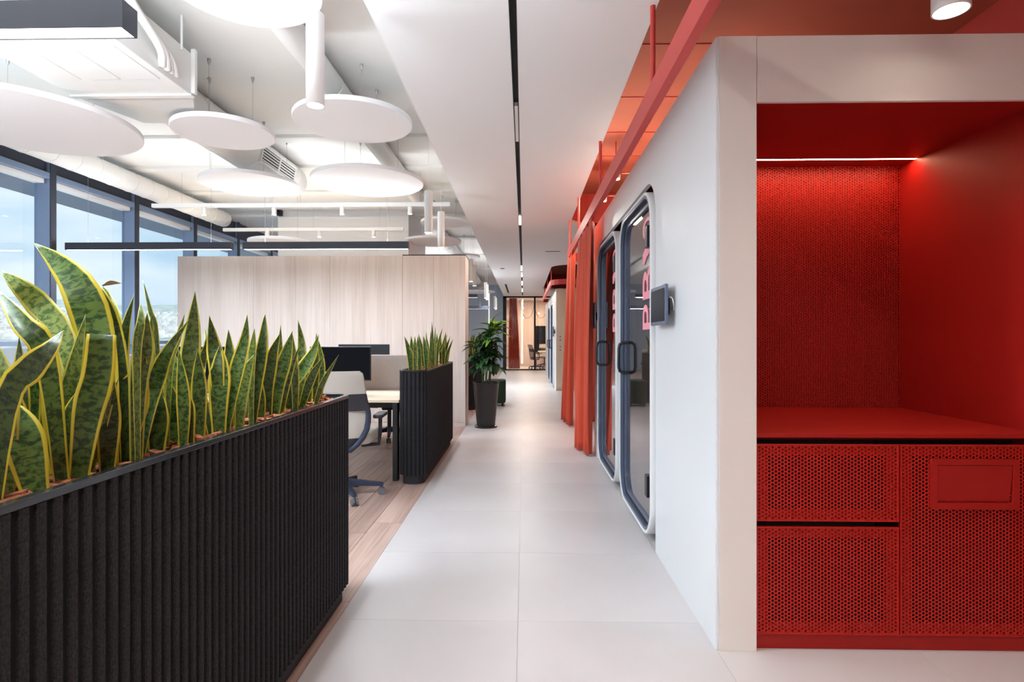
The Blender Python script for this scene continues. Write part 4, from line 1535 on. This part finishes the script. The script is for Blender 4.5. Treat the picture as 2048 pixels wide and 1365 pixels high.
ZL = 2.35
l1a, l1b = at(125, 490, 6.55), at(458, 490, 6.55)
l2a, l2b = at(482, 490, 6.55), at(815, 490, 6.55)
linear(l1a.x, l1b.x, 6.62, ZL, 'long linear pendant hanging before the windows', up='up_near')
linear(l2a.x, l2b.x, 6.62, ZL, 'long linear pendant hanging above the oak divider top', up='up_mid')
l0 = at(272, 65, 1.95)
linear(l0.x - 1.95, l0.x, 1.92, ZL, 'big black linear pendant cut by the top picture corner', ht=.095)
linear(l0.x - 4.1, l0.x - 2.1, 1.92, ZL, 'black linear pendant over the desks by the near window')
linear(l2a.x - .3, l2b.x - .3, 12.6, ZL, 'black linear pendant behind the oak divider', up='up_near')
linear(l0.x - 1.95, l0.x, -2.78, ZL, 'black linear pendant of the desk row behind the viewer', up='up_mid')  # unseen bar added to light pilaster and ceilings from behind
linear(l0.x - 1.95, l0.x, -7.4, ZL, 'black linear pendant of the last desk row behind the viewer')  # likewise unseen, added for light from behind
for y, a, b, lab in ((14.6, 936, 955, 'upper short black linear pendant far past the oak divider'), (15.6, 936, 978, 'lower short black linear pendant far past the oak divider')):
    e = at(b, 600, y)
    linear(e.x - 2.0, e.x, y, 2.36 if y < 15 else 2.12, lab, up='up_near')


def trackbar(x0, x1, y, z, label, spots, lv='spot'):
    p = thing('track_bar', label, 'track light', ((x0 + x1) / 2, y, z), group='white spotlight bars')
    MB().box((x0, y - .025, z), (x1, y + .025, z + .052)).build('rail', M_white2, p, bevel=.002)
    for xx in (x0 + .4, (x0 + x1) / 2, x1 - .4):
        MB().tube([(xx, y, z + .05), (xx, y, Z_SLAB)], .0016, 5).build('cable', M_steel, p)
    for xx in spots:
        s = MB().lathe([(.030, z - .10), (.030, z - .004), (.02, z)], (xx, y), 14).build('spotlight', M_white2, p, smooth=True)
        MB().lathe([(.026, z - .103), (.026, z - .0995)], (xx, y), 14).build('lens', M_lampw, s)
        add_light('SPOT', 'spot_lamp', (xx, y, z - .108), LV[lv], WARM, p, spot_size=math.radians(100), spot_blend=.7, shadow_soft_size=.03)
    return p


b0, b1 = at(305, 412, 7.55), at(900, 412, 7.55)
trackbar(b0.x, b1.x, 7.55, b0.z - .026, 'long white spotlight bar across the open ceiling', [at(q, 425, 7.55).x for q in (408, 548, 684, 820)])
b0 = at(447, 460, 9.3)
trackbar(b0.x, b0.x + 3.0, 9.3, b0.z - .026, 'white spotlight bar disappearing behind the white wall block', [at(535, 470, 9.3).x, b0.x + 1.6, b0.x + 2.5], 'spot_wall')

# corridor track in the ceiling groove
trk = thing('ceiling_track', 'black recessed light track running along the corridor ceiling', 'track light', (-.06, 8, Z_GYP))
MB().box((G0, Y0, Z_GYP + .035), (G1, Y_END, Z_GYP + .05)).build('channel', M_blackm, trk)
MB().box((G0 - .004, Y0, Z_GYP - .001), (G0, Y_END, Z_GYP + .05)).build('edge_profile', M_black, trk)
MB().box((G1, Y0, Z_GYP - .001), (G1 + .004, Y_END, Z_GYP + .05)).build('edge_profile', M_black, trk)
xm = (G0 + G1) / 2
MB().box((G0 + .004, 4.28, Z_GYP + .004), (G1 - .004, 5.05, Z_GYP + .034)).build('module', M_white2, trk)
for ya, yb in ((8.25, 8.75), (13.9, 14.7), (15.3, 16.1), (17.6, 18.6), (20.2, 21.2), (-.5, .0), (-2.2, -1.7), (-5.6, -5.0)):  # modules behind the viewer are unseen, added to light the front
    MB().box((G0 + .003, ya, Z_GYP + .004), (G1 - .003, yb, Z_GYP + .034)).build('lamp_module', M_lampw, trk)
    add_light('AREA', 'track_lamp', (xm, (ya + yb) / 2, Z_GYP - .004), LV['track'] * (1.0 if ya < -1 else 1), WARM, trk, shape='RECTANGLE', size=.03, size_y=yb - ya)

# downlight above the niche, small lamps in the red ceiling
dx = at(1902, 22, 2.12)
for yy, xx, lab, lvl in ((2.12, dx.x, 'white cylinder downlight under the dark red ceiling above the niche', 1.0), (.25, dx.x - .1, 'white cylinder downlight beside the viewer under the red ceiling', 2.6)):  # second one is out of view, added to warm the niche front
    p = thing('ceiling_downlight', lab, 'ceiling lamp', (xx, yy, dx.z), group='white downlights under the red ceiling')
    MB().lathe([(.058, dx.z + .25), (.0605, dx.z + .245), (.0605, dx.z), (.055, dx.z), (.055, dx.z + .012)], (xx, yy), 32).build('body', M_white2, p, smooth=True)
    MB().lathe([(.054, dx.z + .004), (.054, dx.z + .010)], (xx, yy), 28).build('lens', M_lampw, p)
    MB().tube([(xx, yy, dx.z + .24), (xx, yy, Z_SLAB)], .012, 8).build('rod', M_redwall, p, smooth=True)
    add_light('SPOT', 'down_lamp', (xx, yy, dx.z - .004), LV['red'] * lvl, TUNG, p, spot_size=math.radians(112 if lvl == 1.0 else 140), spot_blend=.8, shadow_soft_size=.05)
for i, (px, py, y, lab) in enumerate(((1232, 358, 6.5, 'small round lamp under the red ceiling above the booths'), (1206, 402, 7.4, 'small round lamp under the red ceiling beside the curtain'))):
    q = at(px, py, y)
    p = thing('ceiling_lamp', lab, 'ceiling lamp', (q.x, y, q.z), group='small lamps under the red ceiling')
    MB().lathe([(.045, q.z + .0), (.05, q.z + .01), (.05, q.z + .05), (.02, q.z + .06)], (q.x, y), 20).build('body', M_white2, p, smooth=True)
    MB().lathe([(.042, q.z - .006), (.042, q.z + .002)], (q.x, y), 18).build('lens', M_lampw, p)
    MB().tube([(q.x, y, q.z + .055), (q.x, y, Z_SLAB)], .006, 8).build('stem', M_redwall, p)
    MB().tube([(q.x, y, q.z + .065), (X_R, y, q.z + .065)], .008, 8).build('conduit', M_redwall, p)
    add_light('POINT', 'lamp', (q.x, y, q.z - .03), LV['alcove'], (1, .72, .48), p, shadow_soft_size=.04)

# ================================================================== acoustic discs
def disc(px, py, hw, r, label, ztop=Z_SLAB, a0=.5, nc=3, cf=.55):
    y = r * FPX / hw * (math.cos(YAW) + (px - 1024) / FPX * math.sin(YAW))
    c = at(px, py, y)
    d = thing('acoustic_disc', label, 'ceiling disc', (c.x, c.y, c.z), group='white acoustic discs')
    MB().lathe([(r - .004, c.z), (r, c.z + .006), (r, c.z + .034), (r - .004, c.z + .04)], (c.x, c.y), 64).build('panel', M_disc, d, smooth=True)
    for k in range(nc):
        a = a0 + k * 2 * PI / nc
        x, yy = c.x + r * cf * math.cos(a), c.y + r * cf * math.sin(a)
        cbl = MB().tube([(x, yy, c.z + .038), (x, yy, ztop)], .0016, 5).build('cable', M_steel, d)
        MB().lathe([(.006, ztop - .045), (.014, ztop - .012), (.014, ztop)], (x, yy), 10).build('anchor', M_steel, cbl)
    return d


disc(55, 251, 196, .75, 'large white ceiling disc cut by the picture edge before the windows')
disc(448, 269, 95, .40, 'white ceiling disc hanging below the air unit outlet')
disc(707, 247, 116, .50, 'white ceiling disc behind the large cylinder pendant', a0=PI)
disc(500, 371, 92, .50, 'white ceiling disc below the grille of the round duct', a0=PI / 4, nc=4, cf=.8)
disc(736, 367, 110, .60, 'white ceiling disc above the long spotlight bar', a0=0)
disc(487, -25, 150, .40, 'white ceiling disc cut by the top picture edge')
disc(888, 447, 46, .37, 'higher white ceiling disc behind the cylinder pendants')
disc(866, 485, 56, .50, 'lower white ceiling disc behind the cylinder pendants')
disc(930, 515, 30, .33, 'small far white ceiling disc past the divider corner')
disc(560, 488, 60, .42, 'white ceiling disc just above the linear pendant by the window')
disc(952, 585, 38, .70, 'white ceiling disc above the far linear pendants')

# ================================================================== air unit, ducts
u = thing('air_unit', 'white ducted air conditioning unit under the slab', 'air conditioner', (-2.8, 3.4, 3.05))
ux0, ux1, uy0, uy1, uz0, uz1 = -3.26, -2.40, 2.3, 4.05, 3.06, 3.36
MB().box((ux0, uy0, uz0), (ux1, uy1, uz1)).build('casing', M_duct, u, bevel=.004)
MB().box((ux0 - .012, uy1 - .03, uz0 - .014), (ux1 + .014, uy1 + .02, uz0)).build('flange', M_duct, u, bevel=.003)
MB().box((ux1, uy1 - .01, uz0 + .01), (ux1 + .03, uy1 + .025, uz1 + .03)).build('corner_flange', M_duct, u, bevel=.003)
for i in range(3):
    for j in range(2):
        cxx = ux0 + .16 + i * .27
        cyy = uy0 + .65 + j * .62
        MB().box((cxx - .10, cyy - .22, uz0 - .005), (cxx + .10, cyy + .22, uz0 + .002)).build('pressed_panel', M_duct, u, bevel=.004)
# tapering outlet hood
hd = MB()
hd.v = [(ux0, uy1 + .02, uz0), (ux1, uy1 + .02, uz0), (ux1, uy1 + .02, uz1), (ux0, uy1 + .02, uz1), (-3.22, 4.75, 3.13), (-2.78, 4.75, 3.13), (-2.78, 4.75, 3.53), (-3.22, 4.75, 3.53)]
hd.f = [(0, 1, 2, 3), (7, 6, 5, 4), (0, 4, 5, 1), (1, 5, 6, 2), (2, 6, 7, 3), (3, 7, 4, 0)]
hd.build('outlet_hood', M_duct, u)
MB().box((-2.95, 4.74, 3.10), (-2.55, 4.78, 3.128)).build('bracket', M_white2, u, bevel=.006)
for x, y in ((ux1 + .02, 3.0), (ux1 + .02, 3.9), (ux0, 3.0), (ux0, 3.9)):
    MB().tube([(x, y, uz1 - .05), (x, y, Z_SLAB)], .008, 8).build('hanger_rod', M_duct, u)
for k in range(4):   # refrigerant lines looping up to the slab
    o = k * .035
    pts = catmull([Vector((ux1 + .01, 3.86 - o * 1.5, uz0 + .05)), Vector((ux1 + .06, 3.7 - o, 3.18)), Vector((ux1 + .05 + o * .4, 3.35 - o, 3.32)), Vector((ux1 + .14 + o, 3.0 - o, 3.45 - o * .3)), Vector((ux1 + .35, 2.75 - o, 3.50 - o * .3)), Vector((ux1 + .5, 2.3, 3.5))], 22)
    MB().tube(pts, .016 if k < 2 else .026, 10).build('pipe', M_duct, u, smooth=True)
MB().tube(catmull([Vector((ux1 - .1, 2.75, 3.36)), Vector((ux1 + .05, 2.85, 3.40)), Vector((ux1 + .3, 2.75, 3.44)), Vector((ux1 + .5, 2.55, 3.49))], 14), .035, 12).build('pipe', M_duct, u, smooth=True)
MB().lathe([(.02, 0), (.03, .02), (.03, .06), (.02, .07)], (0, 0), 14)
MB().tube([(ux1, 3.05, 3.20), (ux1 + .045, 3.05, 3.20)], .028, 14).build('drain_plug', M_steel, u, smooth=True)


def duct(x, z, r, y0, y1, label, bands=6, grille=False):
    d = thing('air_duct', label, 'air duct', (x, y0, z))
    mb = MB()
    mb.tube([(x, y0, z), (x, y1 - .03, z), (x, y1, z)], [r, r, r * .96], 36).build('pipe', M_duct, d, smooth=True)
    for i in range(bands):
        y = y0 + (y1 - y0) * (i + .5) / bands
        MB().tube([(x, y - .012, z), (x, y + .012, z)], r + .004, 36).build('band', M_duct, d, smooth=True)
    if z + r < Z_SLAB - .01:
        for i in range(3):
            y = y0 + (y1 - y0) * (i + .5) / 3
            MB().tube([(x, y, z + r - .01), (x, y, Z_SLAB)], .006, 6).build('hanger_rod', M_duct, d)
    if grille:
        a = math.radians(-12)
        n = Vector((math.cos(a), 0, math.sin(a)))
        tv = Vector((-math.sin(a), 0, math.cos(a)))
        c0 = Vector((x, 0, z)) + n * (r + .002)

        def pt(y, v, h):
            return c0 + Vector((0, y, 0)) + tv * v + n * h

        def slab(mb, ya, yb, va, vb, h0, h1):
            k = len(mb.v)
            for h in (h0, h1):
                mb.v += [tuple(pt(ya, va, h)), tuple(pt(yb, va, h)), tuple(pt(yb, vb, h)), tuple(pt(ya, vb, h))]
            mb.f += [tuple(k + i for i in q) for q in ((3, 2, 1, 0), (4, 5, 6, 7), (0, 1, 5, 4), (1, 2, 6, 5), (2, 3, 7, 6), (3, 0, 4, 7))]
            return mb
        g0, g1, hv = 6.02, 6.86, .075
        m = slab(MB(), g0, g1, -hv, hv, -.03, .004)
        gb = m.build('grille', M_slot, d)
        for ya, yb, va, vb in ((g0 - .02, g1 + .02, hv, hv + .022), (g0 - .02, g1 + .02, -hv - .022, -hv), (g0 - .02, g0, -hv, hv), (g1, g1 + .02, -hv, hv), ((g0 + g1) / 2 - .012, (g0 + g1) / 2 + .012, -hv, hv)):
            slab(MB(), ya, yb, va, vb, -.02, .014).build('frame_bar', M_duct, gb)
        for i in range(5):
            v = -hv + 2 * hv * (i + .5) / 5
            slab(MB(), g0, g1, v - .006, v + .006, .002, .010).build('blade', M_duct, gb)
    return d


duct(-3.0, 3.33, .20, 4.74, 7.3, 'large round white duct with a side grille', 5, True)
duct(-1.62, 3.44, .10, 2.0, 8.6, 'slim round white duct above the discs beside the corridor ceiling', 6)
duct(-5.12, 3.34, .13, 4.0, 9.6, 'round white duct running along the windows', 18)
duct(-1.7, 3.40, .14, 11.8, 22.5, 'round white duct in the far open ceiling', 8)

# perforated white cable tray across the top of the picture
tr = thing('cable_tray', 'white slotted cable tray across the open ceiling', 'cable tray', (-1.8, 3.2, 3.40))
ty1 = 3.28
MB().box((-2.35, ty1 - .5, 3.30), (-.84, ty1, 3.304)).build('tray', M_white2, tr)
MB().box((-2.35, ty1 - .004, 3.30), (-.84, ty1, 3.36)).build('side_flange', M_white2, tr)
sl = MB().box((-.022, -.006, -.0012), (.022, .006, .0)).mesh('slot', M_slot)
sl2 = MB().box((-.006, -.02, -.0012), (.006, .02, .0)).mesh('slot', M_slot)
for r_ in range(5):
    for q in range(22):
        x = -2.28 + q * .068 + (r_ % 2) * .02
        if x > -.88:
            continue
        inst(sl if (q + r_) % 2 else sl2, 'slot', tr, (x, ty1 - .045 - r_ * .05, 3.30))
for x in (-2.2, -1.0):
    MB().tube([(x, ty1 - .25, 3.30), (x, ty1 - .25, Z_SLAB)], .005, 6).build('hanger_rod', M_duct, tr)

q = at(372, 30, 3.55)
sd = thing('smoke_detector', 'small white detector box under the slab beside the air unit pipes', 'smoke detector', (q.x, q.y, Z_SLAB))
MB().lathe([(.03, Z_SLAB - .06), (.05, Z_SLAB - .045), (.055, Z_SLAB - .01), (.055, Z_SLAB)], (q.x, q.y), 20).build('body', M_white2, sd, smooth=True)
MB().tube([(q.x + .03, q.y - .02, Z_SLAB - .052), (q.x + .03, q.y - .02, Z_SLAB - .058)], .004, 8).build('status_light', M_rail, sd)

# small black camera on the white wall block
q = at(560, 426, 9.85)
sc_ = thing('security_camera', 'small black camera on the corner of the white wall block', 'camera', (q.x, 9.9, q.z))
MB().box((q.x - .04, 9.80, q.z - .055), (q.x + .04, 9.88, q.z + .055)).build('housing', M_blackm, sc_, bevel=.012)
MB().tube([(q.x, 9.795, q.z + .01), (q.x, 9.81, q.z + .01)], .02, 14).build('lens', M_screen, sc_, smooth=True)
MB().box((q.x - .02, 9.88, q.z - .02), (q.x + .02, 9.90, q.z + .02)).build('bracket', M_blackm, sc_)

# ================================================================== far block: lockers and booths
YL = 14.2
lk = thing('locker_cabinet', 'pale wood locker stack at the end of the far booth block', 'locker', (1.3, YL, 0))
MB().box((X_CL + .02, YL + .02, .03), (2.6, YL + .5, Z_BLK)).build('body', M_locker, lk)
MB().box((X_CL + .03, YL + .03, 0), (2.6, YL + .48, .06)).build('plinth', M_locker, lk)
zs = [.07, .70, 1.10, 1.70, Z_BLK]
zs = [.07, 1.19, 1.85, Z_BLK]
for c_ in range(4):
    xa = X_CL + .005 + c_ * .44
    for z0, z1 in zip(zs[:-1], zs[1:]):
        dd = MB().box((xa + .002, YL, z0 + .003), (xa + .436, YL + .02, z1 - .003)).build('locker_door', M_locker, lk, bevel=.001)
        if z0 < 1.8:
            zz = (1.02, 1.10) if z0 < .5 else (1.27, 1.35)
            for z in zz:
                MB().tube([(xa + .10, YL - .004, z), (xa + .10, YL + .002, z)], .014, 12).build('lock', M_blackm, dd)
cl2 = thing('wall_cladding', 'white laminate cladding of the far booth block', 'wall panel', (X_CL, YL, 0), kind='structure')
MB().box((X_CL, YL + .02, 0), (X_CL + .02, 21.0, Z_BLK)).build('side_panel', M_clad, cl2)
MB().box((X_CL, 21.0, 0), (2.6, 21.02, Z_BLK)).build('end_panel', M_clad, cl2)
booth(14.9, 16.2, .75, 'third phone booth, the nearer one beside the pale lockers', letters=False, depth=.045 + .9)
booth(16.5, 17.8, .75, 'farthest phone booth past the pale lockers', letters=False, depth=.045 + .9)
tablet(14.45, 14.75, 1.35, 1.62, 'far small tablet beside the third booth')

# ================================================================== glass meeting room at the corridor end
gx0, gx1 = at(1006, 660, Y_END).x, 2.9
gw = thing('window_30', 'black framed glass wall of the meeting room at the corridor end', 'glass wall', (0, Y_END, 0), kind='structure')
for x, wd2 in ((gx0, .14), (at(1068, 660, Y_END).x, .07), (gx1, .07)):
    MB().box((x, Y_END - .03, 0), (x + wd2, Y_END + .05, Z_GYP)).build('post', M_blackm, gw)
MB().box((gx0, Y_END - .03, Z_GYP - .06), (gx1, Y_END + .05, Z_GYP)).build('head', M_blackm, gw)
MB().box((gx0, Y_END - .03, 0), (gx1, Y_END + .05, .05)).build('sill', M_blackm, gw)
xs_ = [gx0 + .14, at(1068, 660, Y_END).x, gx1]
for a, b in zip((gx0 + .14, xs_[1] + .07), (xs_[1], gx1)):
    MB().box((a, Y_END + .005, .05), (b, Y_END + .013, Z_GYP - .06)).build('pane', M_mglass, gw)
tag(MB().box((gx0 - .1, 23.42, 0), (gx0 - .002, 27.6, Z_SLAB)).build('wall_meeting_side', M_wallg), 'grey-blue side wall of the meeting room', 'wall', kind='structure')
mw = tag(MB().box((-.9, 27.5, 0), (X_R, 27.7, Z_SLAB)).build('wall_meeting', M_oak), 'oak slatted rear wall of the meeting room', 'wall', kind='structure')
for i in range(18):
    MB().box((-.85 + i * .22, 27.48, 0), (-.85 + i * .22 + .2, 27.5, 3.3)).build('panel', M_oak, mw)
tag(MB().box((gx0, 23.45, 3.15), (X_R, 27.6, 3.2)).build('ceiling_meeting', M_gyp), 'white ceiling of the meeting room', 'ceiling', kind='structure')
e = at(1044, 660, 27.4)
lp = thing('led_profile', 'vertical warm light line on the oak wall of the meeting room', 'light strip', (e.x, 27.45, 0))
MB().box((e.x - .03, 27.44, .1), (e.x + .03, 27.48, 3.1)).build('diffuser', M_lamps, lp)
add_light('AREA', 'meeting_lamp', (.6, 25.2, 3.12), LV['meet'] * 2.5, TUNG, lp, shape='RECTANGLE', size=1.5, size_y=2.0)
curtain('red curtain inside the glass meeting room', ((-.62, 23.75), (-.30, 23.75)), ((-.66, 23.8), (-.18, 23.8)), 3.0, .05, 5, .03, .05, .5)
s0, s1 = at(1070, 705, 27.3), at(1100, 652, 27.3)
tv = thing('wall_screen', 'large dark wall screen in the meeting room', 'screen', ((s0.x + s1.x) / 2, 27.4, s0.z))
MB().box((s0.x, 27.40, s0.z), (s1.x + .5, 27.46, s1.z)).build('housing', M_mon, tv, bevel=.01)
MB().box((s0.x + .03, 27.396, s0.z + .03), (s1.x + .47, 27.401, s1.z - .03)).build('screen', M_screen, tv)
MB().box((s0.x + .5, 27.46, s0.z + .3), (s1.x + .2, 27.485, s1.z - .3)).build('bracket', M_black, tv)
tb = thing('meeting_table', 'pale oak meeting table in the glass room', 'table', (1.2, 25.2, 0))
MB().prism(rrect(.62, 24.4, 2.4, 26.0, .4, 6), .72, .75).build('tabletop', M_oak_desk, tb, bevel=.004)
MB().lathe([(.30, 0), (.28, .02), (.05, .05), (.05, .72)], (1.35, 25.2), 20).build('pedestal', M_black, tb, smooth=True)
office_chair((at(1072, 700, 24.6).x, 24.55, 0), -1.2, 'pale office chair at the table in the glass meeting room', grp='meeting room chairs')
oc = office_chair((.95, 26.55, 0), PI, 'pale chair behind the meeting room table', grp='meeting room chairs')
# hanging wire lamp loops
wl = thing('wire_lamp', 'thin looping black wire lamp above the meeting table', 'lamp', (.9, 25.0, 2.2))
for k, xx in enumerate((.15, .75, 1.35)):
    pts = [Vector((xx - .32 * math.cos(t), 25.0, 3.15 - .95 * math.sin(t))) for t in [PI * i / 14 for i in range(15)]]
    MB().tube(pts, .008, 6).build('wire', M_black, wl, smooth=True)
# dark task chair and lamp glimpsed beyond the far planter
office_chair((-1.62, 14.2, 0), .5, 'dark office chair beyond the far planter', grp='far chairs')
